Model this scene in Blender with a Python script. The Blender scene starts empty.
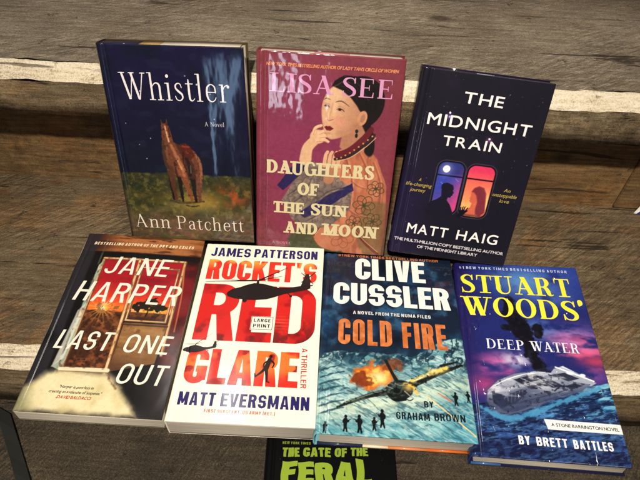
import bpy, math, random
import numpy as np
from mathutils import Matrix, Vector
random.seed(7)
S = bpy.context.scene
COL = S.collection

# ------------------------------------------------------------------ helpers
def rotm(ax, a):
    return Matrix.Rotation(a, 4, ax.upper())

def srgb(c):
    c = np.asarray(c, float) / 255.0
    return np.where(c <= 0.04045, c / 12.92, ((c + 0.055) / 1.055) ** 2.4)

def thing(name, label, cat, mat=None, group=None):
    o = bpy.data.objects.new(name, None)
    COL.objects.link(o)
    o.empty_display_size = 0.02
    if mat is not None:
        o.matrix_world = mat
    o['label'] = label
    o['category'] = cat
    if group:
        o['group'] = group
    return o

def link(name, me, parent=None, mats=(), label=None):
    o = bpy.data.objects.new(name, me)
    COL.objects.link(o)
    if parent is not None:
        o.parent = parent
    for m in (mats if isinstance(mats, (list, tuple)) else [mats]):
        me.materials.append(m)
    if label:
        o['label'] = label
    return o

def mesh_np(name, V, Fq, col=None, smooth=False, matidx=None):
    """V (n,3), Fq (m,k) all k-gons, col (n,3) linear colours per vertex"""
    me = bpy.data.meshes.new(name)
    V = np.asarray(V, np.float32); Fq = np.asarray(Fq, np.int32)
    n, (m, k) = len(V), Fq.shape
    me.vertices.add(n); me.vertices.foreach_set('co', V.ravel())
    me.loops.add(m * k); me.loops.foreach_set('vertex_index', Fq.ravel())
    me.polygons.add(m)
    me.polygons.foreach_set('loop_start', np.arange(0, m * k, k, dtype=np.int32))
    me.polygons.foreach_set('loop_total', np.full(m, k, np.int32))
    if smooth:
        me.polygons.foreach_set('use_smooth', np.ones(m, bool))
    if matidx is not None:
        me.polygons.foreach_set('material_index', np.asarray(matidx, np.int32))
    if col is not None:
        a = me.color_attributes.new('Col', 'FLOAT_COLOR', 'POINT')
        c4 = np.ones((n, 4), np.float32); c4[:, :3] = col
        a.data.foreach_set('color', c4.ravel())
    me.update(); me.validate()
    return me

def vnoise(X, Y, seed):
    """smooth value noise at coordinates X,Y (unit lattice)"""
    xi = np.floor(X).astype(np.int64); yi = np.floor(Y).astype(np.int64)
    fx = X - xi; fy = Y - yi
    fx = fx * fx * (3 - 2 * fx); fy = fy * fy * (3 - 2 * fy)
    def h(a, b):
        n = (a * 374761393 + b * 668265263 + seed * 1442695041) & 0x7fffffff
        n = ((n ^ (n >> 13)) * 1274126177) & 0x7fffffff
        n = ((n ^ (n >> 15)) * 73856093) & 0x7fffffff
        return ((n ^ (n >> 16)) & 0xffff) / 65535.0
    return (h(xi, yi) * (1 - fx) + h(xi + 1, yi) * fx) * (1 - fy) + (h(xi, yi + 1) * (1 - fx) + h(xi + 1, yi + 1) * fx) * fy

def fbm(X, Y, s, seed=1, oct=5, sx=1.0, sy=1.0):
    v = 0; a = 0.5; t = 0
    for o in range(oct):
        v = v + a * vnoise(X / s * sx * 2 ** o + 17.3 * o + seed, Y / s * sy * 2 ** o + 5.1 * o, seed + o)
        t += a; a *= 0.5
    return v / t

# ------------------------------------------------------------------ distance fields
def sd_seg(X, Y, a, b, ra, rb):
    ax, ay = a; bx, by = b
    dx, dy = bx - ax, by - ay
    L = dx * dx + dy * dy + 1e-9
    t = np.clip(((X - ax) * dx + (Y - ay) * dy) / L, 0, 1)
    return np.hypot(X - ax - t * dx, Y - ay - t * dy) - (ra + (rb - ra) * t)

def spline(pts, n=8):
    P = [pts[0]] + list(pts) + [pts[-1]]
    out = []
    for i in range(1, len(P) - 2):
        p0, p1, p2, p3 = [np.array(P[j], float) for j in (i - 1, i, i + 1, i + 2)]
        for k in range(n):
            t = k / n
            out.append(0.5 * ((2 * p1) + (-p0 + p2) * t + (2 * p0 - 5 * p1 + 4 * p2 - p3) * t * t + (-p0 + 3 * p1 - 3 * p2 + p3) * t ** 3))
    out.append(np.array(P[-2], float))
    return out

def sd_brush(X, Y, pts, n=8, smooth=True):
    """pts: (x, y, full width)"""
    Q = spline(pts, n) if smooth else [np.array(p, float) for p in pts]
    d = np.full(X.shape, 1e9)
    for a, b in zip(Q[:-1], Q[1:]):
        d = np.minimum(d, sd_seg(X, Y, a[:2], b[:2], a[2] / 2, b[2] / 2))
    return d

def sd_poly(X, Y, pts):
    P = np.asarray(pts, float); Q = np.roll(P, -1, 0)
    return sd_edges(X, Y, P, Q)

def sd_edges(X, Y, P, Q):
    d = np.full(X.shape, 1e18); ins = np.zeros(X.shape, bool)
    for (ax, ay), (bx, by) in zip(P, Q):
        dx, dy = bx - ax, by - ay
        L = dx * dx + dy * dy
        if L < 1e-14: continue
        t = np.clip(((X - ax) * dx + (Y - ay) * dy) / L, 0, 1)
        d = np.minimum(d, (X - ax - t * dx) ** 2 + (Y - ay - t * dy) ** 2)
        if ay != by:
            c = (ay > Y) != (by > Y)
            ins ^= c & (X < (bx - ax) * (Y - ay) / (by - ay) + ax)
    d = np.sqrt(d)
    return np.where(ins, -d, d)

def sd_ell(X, Y, cx, cy, rx, ry, rot=0):
    if rot:
        c, s = math.cos(rot), math.sin(rot)
        x = (X - cx) * c + (Y - cy) * s; y = -(X - cx) * s + (Y - cy) * c
    else:
        x, y = X - cx, Y - cy
    k = np.hypot(x / rx, y / ry)
    return (k - 1) * min(rx, ry)

# ------------------------------------------------------------------ lettering
_inter = {}
def inter_outline(ch):
    if ch in _inter: return _inter[ch]
    cu = bpy.data.curves.new('t', 'FONT'); cu.body = ch; cu.resolution_u = 6
    ob = bpy.data.objects.new('t', cu); COL.objects.link(ob)
    dg = bpy.context.evaluated_depsgraph_get(); dg.update()
    me = ob.evaluated_get(dg).to_mesh()
    cnt = {}
    for p in me.polygons:
        for e in p.edge_keys: cnt[e] = cnt.get(e, 0) + 1
    E = [e for e, c in cnt.items() if c == 1]
    P = np.array([me.vertices[a].co[:2] for a, b in E]); Q = np.array([me.vertices[b].co[:2] for a, b in E])
    ob.evaluated_get(dg).to_mesh_clear()
    bpy.data.objects.remove(ob); bpy.data.curves.remove(cu)
    if len(P) == 0:
        r = (P, Q, 0.0, 0.0)
    else:
        r = (P, Q, min(P[:, 0].min(), Q[:, 0].min()), max(P[:, 0].max(), Q[:, 0].max()))
    _inter[ch] = r
    return r
_capH = None
def inter_cap():
    global _capH
    if _capH is None:
        P, Q, a, b = inter_outline('H'); _capH = max(P[:, 1].max(), Q[:, 1].max())
    return _capH

# didone style serif glyphs: cap height 1.  T thick stem, H hairline
def serif_glyph(ch, X, Y, T, H, flare=False):
    """returns field, advance width.  Drawn from strokes."""
    sl = T * 0.55 + 0.045          # serif overhang
    U = []
    def st(x, y0=0.0, y1=1.0, w=None, top=True, bot=True):   # vertical stem centred at x
        w = T if w is None else w
        U.append(sd_poly(X, Y, [(x - w/2, y0), (x + w/2, y0), (x + w/2, y1), (x - w/2, y1)]))
        if top: sf(x, y1 - H, w)
        if bot: sf(x, y0, w)
    def sf(x, y, w=None, l=None, r=None):
        w = T if w is None else w
        l = sl if l is None else l; r = sl if r is None else r
        hh = H * 0.9
        U.append(sd_poly(X, Y, [(x - w/2 - l, y), (x + w/2 + r, y), (x + w/2 + r, y + hh), (x - w/2 - l, y + hh)]))
    def bar(x0, x1, y, h=None):
        h = H if h is None else h
        U.append(sd_poly(X, Y, [(x0, y - h/2), (x1, y - h/2), (x1, y + h/2), (x0, y + h/2)]))
    def dg(x0, y0, x1, y1, w):   # diagonal with horizontal width w
        U.append(sd_poly(X, Y, [(x0 - w/2, y0), (x0 + w/2, y0), (x1 + w/2, y1), (x1 - w/2, y1)]))
    def br(pts, n=7): U.append(sd_brush(X, Y, pts, n))
    def ring(cx, cy, rx, ry, t=None):
        t = T if t is None else t
        o = sd_ell(X, Y, cx, cy, rx, ry); i = sd_ell(X, Y, cx, cy, rx - t, ry - H)
        return np.maximum(o, -i)
    def bracket(x, y):  # vertical beak at arm ends
        pass
    xh = 0.66
    if ch == 'A':
        dg(0.12, 0, 0.40, 1.0, H * 1.1); dg(0.68, 0, 0.38, 1.0, T * 1.12); bar(0.22, 0.6, 0.33)
        sf(0.12, 0, H, sl*.9, sl*.9); sf(0.68, 0, T, sl*.6, sl*.8); return U, 0.82
    if ch == 'E':
        st(0.16, top=False, bot=False); bar(0.02, 0.60, 1 - H/2); bar(0.02, 0.63, H/2); bar(0.16, 0.45, 0.52)
        U.append(sd_poly(X, Y, [(0.60, 1), (0.565, 1 - H), (0.60 - H*.4, 0.74), (0.60, 0.74)]))
        U.append(sd_poly(X, Y, [(0.64, 0), (0.58, H), (0.64 - H*.4, 0.29), (0.64, 0.29)]))
        U.append(sd_poly(X, Y, [(0.46 - H*.5, 0.38), (0.46, 0.38), (0.46, 0.66), (0.46 - H*.5, 0.66)])); return U, 0.72
    if ch == 'F':
        st(0.16, top=False); bar(0.02, 0.60, 1 - H/2); bar(0.16, 0.45, 0.50)
        U.append(sd_poly(X, Y, [(0.60, 1), (0.55, 1 - H), (0.60 - H*.4, 0.72), (0.60, 0.72)]))
        U.append(sd_poly(X, Y, [(0.46 - H*.5, 0.36), (0.46, 0.36), (0.46, 0.64), (0.46 - H*.5, 0.64)])); return U, 0.66
    if ch == 'L':
        st(0.16); bar(0.1, 0.60, H/2)
        U.append(sd_poly(X, Y, [(0.62, 0), (0.55, H), (0.62 - H*.4, 0.32), (0.62, 0.32)])); return U, 0.68
    if ch == 'I':
        st(0.17); return U, 0.34
    if ch == 'T':
        st(0.36, top=False); bar(0.03, 0.69, 1 - H/2)
        for s in (-1, 1):
            U.append(sd_poly(X, Y, [(0.36 + s*.33, 1), (0.36 + s*.27, 1 - H), (0.36 + s*(.33 - H*.4), 0.72), (0.36 + s*.33, 0.72)]))
        return U, 0.72
    if ch == 'H':
        st(0.16); st(0.68); bar(0.16, 0.68, 0.52); return U, 0.84
    if ch == 'N':
        st(0.14, w=H*1.1, bot=True); st(0.70, w=H*1.1, bot=False); dg(0.14 + T*.2, 1, 0.70 - T*.1, 0, T*1.25); return U, 0.84
    if ch == 'M':
        st(0.14, w=H*1.1); st(0.84, w=T); dg(0.16, 1, 0.47, 0, T*1.1); dg(0.82, 1, 0.48, 0, H*1.2); return U, 1.0
    if ch == 'O':
        return [ring(0.42, 0.5, 0.40, 0.515)], 0.84
    if ch == 'D':
        st(0.16, top=False, bot=False); bar(0.02, 0.4, 1 - H/2); bar(0.02, 0.4, H/2)
        o = sd_ell(X, Y, 0.36, 0.5, 0.42, 0.5); i = sd_ell(X, Y, 0.36, 0.5, 0.42 - T, 0.5 - H)
        U.append(np.maximum(np.maximum(o, -i), 0.34 - X)); return U, 0.84
    if ch in 'PR':
        st(0.16, top=False); bar(0.02, 0.38, 1 - H/2); bar(0.16, 0.38, 0.48)
        o = sd_ell(X, Y, 0.36, 0.74, 0.28, 0.26 + H*.2); i = sd_ell(X, Y, 0.36, 0.74, 0.28 - T, 0.26 - H*.8)
        U.append(np.maximum(np.maximum(o, -i), 0.35 - X))
        if ch == 'R':
            br([(0.34, 0.48, H), (0.46, 0.43, T*.8), (0.53, 0.28, T), (0.57, 0.1, T*.85), (0.65, 0.03, H), (0.73, 0.07, H*.8)]); return U, 0.78
        return U, 0.70
    if ch == 'S':
        br([(0.55, 0.76, H), (0.49, 0.92, H), (0.34, 0.985, H), (0.16, 0.91, T*.7), (0.11, 0.76, T*.85), (0.22, 0.6, T*1.05), (0.42, 0.46, T*1.08), (0.54, 0.3, T*.9), (0.51, 0.12, T*.75), (0.34, 0.015, H), (0.15, 0.07, H), (0.07, 0.25, H)], 5)
        U.append(sd_poly(X, Y, [(0.55 - H*.5, 0.70), (0.57, 0.70), (0.57, 1.0), (0.55 - H*.5, 1.0)]))
        U.append(sd_poly(X, Y, [(0.05, 0.0), (0.07 + H*.5, 0.0), (0.07 + H*.5, 0.30), (0.05, 0.30)])); return U, 0.64
    if ch == 'U':
        st(0.17, 0.3, 1, bot=False); st(0.67, 0.3, 1, w=H*1.1, bot=False)
        br([(0.17, 0.4, T), (0.18, 0.22, T*.98), (0.27, 0.06, T*.6), (0.44, 0.01, H), (0.60, 0.08, H), (0.67, 0.26, H*1.05), (0.67, 0.4, H*1.1)], 5); return U, 0.84
    if ch == 'W':
        dg(0.10, 1, 0.34, 0, T*1.12); dg(0.36, 0, 0.56, 1, H*1.15); dg(0.50, 1, 0.74, 0, T*1.12); dg(0.76, 0, 1.0, 1, H*1.15)
        sf(0.10, 1 - H, T); sf(0.52, 1 - H, T*.8); sf(1.0, 1 - H, H); return U, 1.10
    if ch == 'G':
        br([(0.66, 0.78, H), (0.58, 0.93, H), (0.42, 0.99, H), (0.2, 0.88, T*.8), (0.11, 0.5, T*1.05), (0.2, 0.12, T*.8), (0.42, 0.01, H), (0.62, 0.09, H), (0.68, 0.25, T*.8)], 5)
        U.append(sd_poly(X, Y, [(0.68 - T/2, 0.04), (0.68 + T/2, 0.04), (0.68 + T/2, 0.44), (0.68 - T/2, 0.44)])); bar(0.5, 0.84, 0.44); return U, 0.86
    if ch == 'V':
        dg(0.12, 1, 0.40, 0, T*1.12); dg(0.42, 0, 0.70, 1, H*1.15); sf(0.12, 1 - H, T); sf(0.70, 1 - H, H); return U, 0.80
    if ch == "'":
        br([(0.1, 1.0, T), (0.1, 0.9, T), (0.05, 0.78, H)]); return U, 0.2
    # lower case
    if ch == 'h':
        st(0.12, 0, 1.02, top=False); sf(0.12, 1.02 - H, T, sl, 0)
        br([(0.12, 0.46, H), (0.24, 0.60, H), (0.36, 0.64, H*1.4), (0.46, 0.56, T*.9), (0.47, 0.4, T)], 5); st(0.47, 0, 0.42, top=False); return U, 0.62
    if ch == 'n':
        st(0.12, 0, xh, top=False); sf(0.12, xh - H, T, sl, 0)
        br([(0.12, 0.46, H), (0.24, 0.60, H), (0.36, 0.64, H*1.4), (0.46, 0.56, T*.9), (0.47, 0.4, T)], 5); st(0.47, 0, 0.42, top=False); return U, 0.62
    if ch == 'i':
        st(0.12, 0, xh, top=False); sf(0.12, xh - H, T, sl, 0); U.append(sd_ell(X, Y, 0.12, 0.9, T*.75, T*.75)); return U, 0.25
    if ch == 'l':
        st(0.12, 0, 1.02, top=False); sf(0.12, 1.02 - H, T, sl, 0); return U, 0.25
    if ch == 't':
        br([(0.14, 0.8, H), (0.14, 0.6, T), (0.14, 0.2, T), (0.17, 0.05, T*.8), (0.26, 0.02, H), (0.35, 0.1, H*.8)], 5); bar(0.0, 0.33, xh - H/2); return U, 0.36
    if ch == 'r':
        st(0.12, 0, xh, top=False); sf(0.12, xh - H, T, sl, 0)
        br([(0.12, 0.42, H), (0.22, 0.58, H), (0.34, 0.64, H*1.2)], 5); U.append(sd_ell(X, Y, 0.37, 0.58, T*.65, T*.65)); return U, 0.44
    if ch == 's':
        br([(0.34, 0.50, H), (0.30, 0.62, H), (0.2, 0.65, H), (0.1, 0.58, T*.7), (0.10, 0.46, T*.8), (0.22, 0.34, T), (0.34, 0.24, T*.9), (0.35, 0.1, T*.7), (0.23, 0.01, H), (0.1, 0.05, H), (0.05, 0.17, H)], 5); return U, 0.42
    if ch == 'e':
        br([(0.09, 0.36, H), (0.46, 0.36, H)], 2)
        br([(0.46, 0.36, T*.7), (0.43, 0.56, T*.6), (0.28, 0.65, H), (0.13, 0.55, T*.8), (0.09, 0.34, T), (0.14, 0.1, T*.8), (0.29, 0.01, H), (0.42, 0.08, H), (0.47, 0.18, H*.8)], 5); return U, 0.54
    if ch == 'a':
        br([(0.08, 0.5, T*.8), (0.12, 0.6, H), (0.24, 0.65, H), (0.36, 0.58, T*.8), (0.38, 0.44, T), (0.38, 0.14, T), (0.42, 0.03, H*1.2), (0.5, 0.04, H)], 5)
        br([(0.38, 0.40, H), (0.22, 0.36, H*1.1), (0.09, 0.25, T*.8), (0.09, 0.1, T*.8), (0.19, 0.01, H), (0.31, 0.06, H), (0.38, 0.16, H)], 5); return U, 0.54
    if ch == 'c':
        br([(0.44, 0.5, T*.6), (0.38, 0.62, H), (0.26, 0.65, H), (0.13, 0.55, T*.8), (0.09, 0.33, T), (0.14, 0.1, T*.8), (0.28, 0.01, H), (0.4, 0.07, H), (0.46, 0.18, H*.8)], 5); return U, 0.50
    if ch == 'o':
        return [ring(0.28, 0.33, 0.25, 0.34)], 0.56
    if ch == 'v':
        dg(0.10, xh, 0.28, 0, T); dg(0.29, 0, 0.46, xh, H); sf(0.10, xh - H, T, sl*.7, sl*.7); sf(0.46, xh - H, H, sl*.7, sl*.7); return U, 0.54
    return None, 0.3

def tri_mesh(Fd, X, Y):
    """marching triangles of Fd<0 -> (ntri,3,2)"""
    p = [(slice(0, -1), slice(0, -1)), (slice(0, -1), slice(1, None)), (slice(1, None), slice(1, None)), (slice(1, None), slice(0, -1))]
    out = []
    for tri in ((0, 1, 2), (0, 2, 3)):
        f = np.stack([Fd[p[i]].ravel() for i in tri], 1)
        xy = np.stack([np.stack([X[p[i]].ravel(), Y[p[i]].ravel()], 1) for i in tri], 1)
        ins = f < 0; n = ins.sum(1)
        a = n == 3
        out.append(xy[a])
        for k in range(3):
            i, j, l = k, (k + 1) % 3, (k + 2) % 3
            a = (n == 1) & ins[:, i]
            if a.any():
                g = xy[a]; ff = f[a]
                pj = g[:, i] + (g[:, j] - g[:, i]) * (ff[:, i] / (ff[:, i] - ff[:, j]))[:, None]
                pl = g[:, i] + (g[:, l] - g[:, i]) * (ff[:, i] / (ff[:, i] - ff[:, l]))[:, None]
                out.append(np.stack([g[:, i], pj, pl], 1))
            a = (n == 2) & ~ins[:, i]
            if a.any():
                g = xy[a]; ff = f[a]
                pj = g[:, i] + (g[:, j] - g[:, i]) * (ff[:, i] / (ff[:, i] - ff[:, j]))[:, None]
                pl = g[:, i] + (g[:, l] - g[:, i]) * (ff[:, i] / (ff[:, i] - ff[:, l]))[:, None]
                out.append(np.stack([pj, g[:, j], g[:, l]], 1)); out.append(np.stack([pj, g[:, l], pl], 1))
    return np.concatenate(out, 0) if out else np.zeros((0, 3, 2))

def text_tris(text, x, y, L, cap, style='sans', ang=0.0, bold=0.0, boldy=None, shear=0.0, track=0.0, T=0.16, H=0.05, words=None):
    """lay text so its ink runs from x to x+L on baseline y, cap height cap (mm)"""
    boldy = bold if boldy is None else boldy
    cell = max(0.16, min(0.42, cap / 22.0))
    # natural layout in units of cap height
    gl = []; pen = 0.0
    for ch in text:
        if ch == ' ':
            pen += 0.34 if words is None else words; continue
        if style == 'serif':
            dummy = np.zeros((2, 2)); _, adv = serif_glyph(ch, dummy, dummy, T, H)
            gl.append((ch, pen, pen, pen + adv)); pen += adv + 0.07 + track
        else:
            c = inter_cap(); P, Q, a, b = inter_outline(ch)
            gl.append((ch, pen - a / c, pen, pen + (b - a) / c)); pen += (b - a) / c + 0.13 + track
    x0 = gl[0][2]; x1 = gl[-1][3]
    if style == 'serif':
        x1 -= 0.02
    bl = bold            # in cap units after scaling
    sx = (L / cap - 2 * bl) / (x1 - x0)
    sy = 1 - 2 * boldy
    tris = []
    for ch, ox, a, b in gl:
        gx0 = (a - x0) * sx + bl; gx1 = (b - x0) * sx + bl
        m = bl + 0.12
        ymin, ymax = -0.32, 1.2
        nx = int((gx1 - gx0 + 2 * m) * cap / cell) + 2; ny = int((ymax - ymin) * cap / cell) + 2
        xs = np.linspace(gx0 - m, gx1 + m, nx); ys = np.linspace(ymin, ymax, ny)
        X, Y = np.meshgrid(xs, ys)
        if style == 'serif':
            U, adv = serif_glyph(ch, (X - bl) / sx - (a - x0), Y, T / sx if False else T, H)
            if U is None: continue
            Fd = U[0]
            for u in U[1:]: Fd = np.minimum(Fd, u)
            Fd = Fd - bold
        else:
            c = inter_cap(); P, Q, _, _ = inter_outline(ch)
            k = (bl / boldy) if (boldy > 1e-6 and bl > 1e-6) else 1.0   # y metric stretch
            def tr(A):
                B = np.empty_like(A); B[:, 0] = (A[:, 0] / c + ox - x0) * sx + bl; B[:, 1] = (A[:, 1] / c * sy + boldy) * k
                return B
            Fd = sd_edges(X, Y * k, tr(P), tr(Q)) - bl
        # mild edge so that fields never sit exactly on zero
        Fd = Fd + 1e-5
        t = tri_mesh(Fd, X, Y)
        tris.append(t)
    t = np.concatenate(tris, 0) * cap
    t[..., 0] += t[..., 1] * shear
    ca, sa = math.cos(ang), math.sin(ang)
    R = np.stack([t[..., 0] * ca - t[..., 1] * sa + x, t[..., 0] * sa + t[..., 1] * ca + y], -1)
    return R


def cond_glyph(ch, X, Y, w, t, b):
    """heavy condensed gothic: box [0,w]x[0,1], stem t, bar b"""
    U = []
    def P(*p): U.append(sd_poly(X, Y, p))
    def R(x0, y0, x1, y1): P((x0, y0), (x1, y0), (x1, y1), (x0, y1))
    def rr(x0, y0, x1, y1, r):
        r = min(r, (x1 - x0) / 2, (y1 - y0) / 2)
        qx = np.abs(X - (x0 + x1) / 2) - (x1 - x0) / 2 + r; qy = np.abs(Y - (y0 + y1) / 2) - (y1 - y0) / 2 + r
        return np.hypot(np.maximum(qx, 0), np.maximum(qy, 0)) + np.minimum(np.maximum(qx, qy), 0) - r
    rad = min(w * .5, .30)
    def ring(x0=0, y0=0, x1=None, y1=1, r=None):
        x1 = w if x1 is None else x1; r = rad if r is None else r
        return np.maximum(rr(x0, y0, x1, y1, r), -rr(x0 + t, y0 + b, x1 - t, y1 - b, max(r - t * .8, .03)))
    def cut(f, x0, y0, x1, y1):
        q = np.maximum(np.abs(X - (x0 + x1) / 2) - (x1 - x0) / 2, np.abs(Y - (y0 + y1) / 2) - (y1 - y0) / 2)
        return np.maximum(f, -q)
    if ch == 'A':
        o = sd_poly(X, Y, [(0, 0), (w/2 - t*.6, 1), (w/2 + t*.6, 1), (w, 0)]); i = sd_poly(X, Y, [(t, -.5), (t, 0), (w/2, 1 - b*1.3), (w - t, 0), (w - t, -.5)])
        U.append(np.maximum(o, -i)); U.append(np.maximum(o, np.abs(Y - .27) - b * .45))
    elif ch == 'B':
        R(0, 0, t, 1); U.append(np.maximum(ring(-rad, .5 - b/2, w * .96, 1, rad * .8), -X)); U.append(np.maximum(ring(-rad, 0, w, .5 + b/2, rad * .8), -X))
    elif ch == 'C':
        U.append(cut(ring(), w/2, .37, w + 1, .63))
    elif ch == 'G':
        U.append(cut(ring(), w/2, .50, w + 1, .66)); R(w * .5, .50 - b, w, .50)
        U.append(sd_poly(X, Y, [(w - t, .1), (w, .1), (w, .5), (w - t, .5)]))
    elif ch == 'D':
        R(0, 0, t, 1); U.append(np.maximum(ring(-rad, 0, w, 1), -X))
    elif ch in 'EF':
        R(0, 0, t, 1); R(0, 1 - b, w, 1); R(0, .52 - b/2, w * .92, .52 + b/2)
        if ch == 'E': R(0, 0, w, b)
    elif ch == 'H':
        R(0, 0, t, 1); R(w - t, 0, w, 1); R(0, .5 - b/2, w, .5 + b/2)
    elif ch == 'I': R(0, 0, t, 1)
    elif ch == 'J':
        R(w - t, .3, w, 1); U.append(np.maximum(ring(), np.maximum(Y - .36, sd_poly(X, Y, [(-1, .26), (w/2, .26), (w/2, 2), (-1, 2)]) * -1)))
    elif ch == 'K':
        R(0, 0, t, 1); P((w - t*1.15, 1), (w, 1), (t*1.0, .36), (t*.6, .36), (t*.6, .5)); P((t*.9, .58), (t*1.5, .72), (w, 0), (w - t*1.2, 0))
    elif ch == 'L': R(0, 0, t, 1); R(0, 0, w, b)
    elif ch == 'M':
        R(0, 0, t, 1); R(w - t, 0, w, 1); P((0, 1), (t*1.15, 1), (w/2 + t*.25, .12), (w/2 - t*.25, .12)); P((w, 1), (w - t*1.15, 1), (w/2 - t*.25, .12), (w/2 + t*.25, .12))
    elif ch == 'N':
        R(0, 0, t, 1); R(w - t, 0, w, 1); P((0, 1), (t*1.1, 1), (w, 0), (w - t*1.1, 0))
    elif ch == 'O': U.append(ring())
    elif ch == 'P': R(0, 0, t, 1); U.append(np.maximum(ring(-rad, .40, w, 1, rad * .9), -X))
    elif ch == 'R':
        R(0, 0, t, 1); U.append(np.maximum(ring(-rad, .44, w * .98, 1, rad * .9), -X)); P((w*.45, .5), (w*.45 + t*1.0, .5), (w, 0), (w - t*1.12, 0))
    elif ch == 'S':
        up = cut(ring(0, .5 - b/2, w, 1), w/2, .5 + b/2, w + 1, .70); up = cut(up, w*.6, .3, w + 1, .48)
        lo = cut(ring(0, 0, w, .5 + b/2), -1, .30, w/2, .5 - b/2); lo = cut(lo, -1, .52, w*.4, .7)
        U.append(up); U.append(lo)
    elif ch == 'T': R(w/2 - t/2, 0, w/2 + t/2, 1); R(0, 1 - b, w, 1)
    elif ch == 'U': U.append(np.maximum(ring(0, 0, w, 1.6), Y - 1))
    elif ch == 'V':
        o = sd_poly(X, Y, [(0, 1), (w/2 - t*.6, 0), (w/2 + t*.6, 0), (w, 1)]); i = sd_poly(X, Y, [(t*1.05, 1.5), (t*1.05, 1), (w/2, b*1.4), (w - t*1.05, 1), (w - t*1.05, 1.5)]); U.append(np.maximum(o, -i))
    elif ch == 'W':
        for a0, a1 in ((0, w*.54), (w*.46, w)):
            c = (a0 + a1) / 2; tt = t * .92
            o = sd_poly(X, Y, [(a0, 1), (c - tt*.55, 0), (c + tt*.55, 0), (a1, 1)]); i = sd_poly(X, Y, [(a0 + tt, 1.5), (a0 + tt, 1), (c, b*1.6), (a1 - tt, 1), (a1 - tt, 1.5)]); U.append(np.maximum(o, -i))
    elif ch == 'X': P((0, 0), (t*1.1, 0), (w, 1), (w - t*1.1, 1)); P((0, 1), (t*1.1, 1), (w, 0), (w - t*1.1, 0))
    elif ch == 'Y': P((w/2 - t/2, 0), (w/2 + t/2, 0), (w/2 + t/2, .45), (w/2 - t/2, .45)); P((0, 1), (t*1.1, 1), (w/2 + t/2, .42), (w/2 - t/2, .42)); P((w, 1), (w - t*1.1, 1), (w/2 - t/2, .42), (w/2 + t/2, .42))
    elif ch == "'": P((0, 1), (t, 1), (t*.7, .72), (t*.15, .72))
    elif ch == ',': P((0, .2), (t, .2), (t*.5, -.12), (0, -.12))
    elif ch == '.': R(0, 0, t, t)
    elif ch == '-': R(0, .42, w, .42 + b)
    elif ch == '#': R(w*.22, 0, w*.36, 1); R(w*.64, 0, w*.78, 1); R(0, .28, w, .40); R(0, .60, w, .72)
    elif ch == '1': R(w - t, 0, w, 1); P((0, .68), (0, .84), (w - t*.5, 1), (w - t*.5, .82))
    elif ch == '(': U.append(np.maximum(ring(0, -.1, w*2, 1.1), X - w))
    elif ch == ')': U.append(np.maximum(ring(-w, -.1, w, 1.1), -X))
    else: return None
    d = U[0]
    for u in U[1:]: d = np.minimum(d, u)
    return d
CW = {'I': 0, "'": 0, ',': 0, '.': 0, 'M': 1.32, 'W': 1.5, 'E': .86, 'F': .82, 'L': .82, 'T': .92, 'J': .84, 'A': 1.08, 'V': 1.06, 'K': 1.05, 'Y': 1.05, '-': .6, '1': .55, '(': .4, ')': .4, 'N': 1.04}
def cond_tris(text, x, y, L, cap, t=.2, b=.16, gap=.08, shear=0.0, ang=0.0, space=None, wob=0.0, scales=None):
    n = sum(CW.get(c, 1.0) for c in text if c != ' '); fixed = sum(t for c in text if CW.get(c, 1.0) == 0 and c != ' ')
    k = len([c for c in text if c != ' ']) - 1; sp = text.count(' ')
    spw = (space if space is not None else .26)
    w1 = (L / cap - fixed - k * gap - sp * spw) / max(n, .01)
    cell = max(0.14, min(0.40, cap / 24.0)); pen = 0.0; tris = []
    for i, ch in enumerate(text):
        if ch == ' ': pen += spw; continue
        w = CW.get(ch, 1.0) * w1 if CW.get(ch, 1.0) > 0 else t
        m = .06
        xs = np.linspace(-m, w + m, int((w + 2*m) * cap / cell) + 3); ys = np.linspace(-.2, 1.15, int(1.35 * cap / cell) + 3)
        Xg, Yg = np.meshgrid(xs, ys)
        Xe, Ye = Xg, Yg
        if wob:
            Xe = Xg + wob * np.sin(Yg * 5 + i * 2.1); Ye = Yg + wob * np.sin(Xg * 6 + i * 1.3)
        F = cond_glyph(ch, Xe, Ye, w, t, b)
        if F is not None:
            q = tri_mesh(F + 1e-5, Xg, Yg)
            if scales: q[..., 1] *= scales[i % len(scales)]
            q[..., 0] += pen; tris.append(q)
        pen += w + gap
    q = np.concatenate(tris, 0) * cap
    q[..., 0] += q[..., 1] * shear
    ca, sa = math.cos(ang), math.sin(ang)
    return np.stack([q[..., 0] * ca - q[..., 1] * sa + x, q[..., 0] * sa + q[..., 1] * ca + y], -1)

# ------------------------------------------------------------------ materials
def new_mat(name):
    m = bpy.data.materials.new(name); m.use_nodes = True
    nt = m.node_tree; nt.nodes.clear()
    out = nt.nodes.new('ShaderNodeOutputMaterial'); b = nt.nodes.new('ShaderNodeBsdfPrincipled')
    nt.links.new(b.outputs[0], out.inputs[0])
    return m, nt, b

def N(nt, t, **k):
    n = nt.nodes.new(t)
    for a, v in k.items():
        if a.startswith('i_'):
            key = a[2:]; key = int(key) if key.isdigit() else key.replace('_', ' ')
            n.inputs[key].default_value = v
        else: setattr(n, a, v)
    return n

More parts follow.
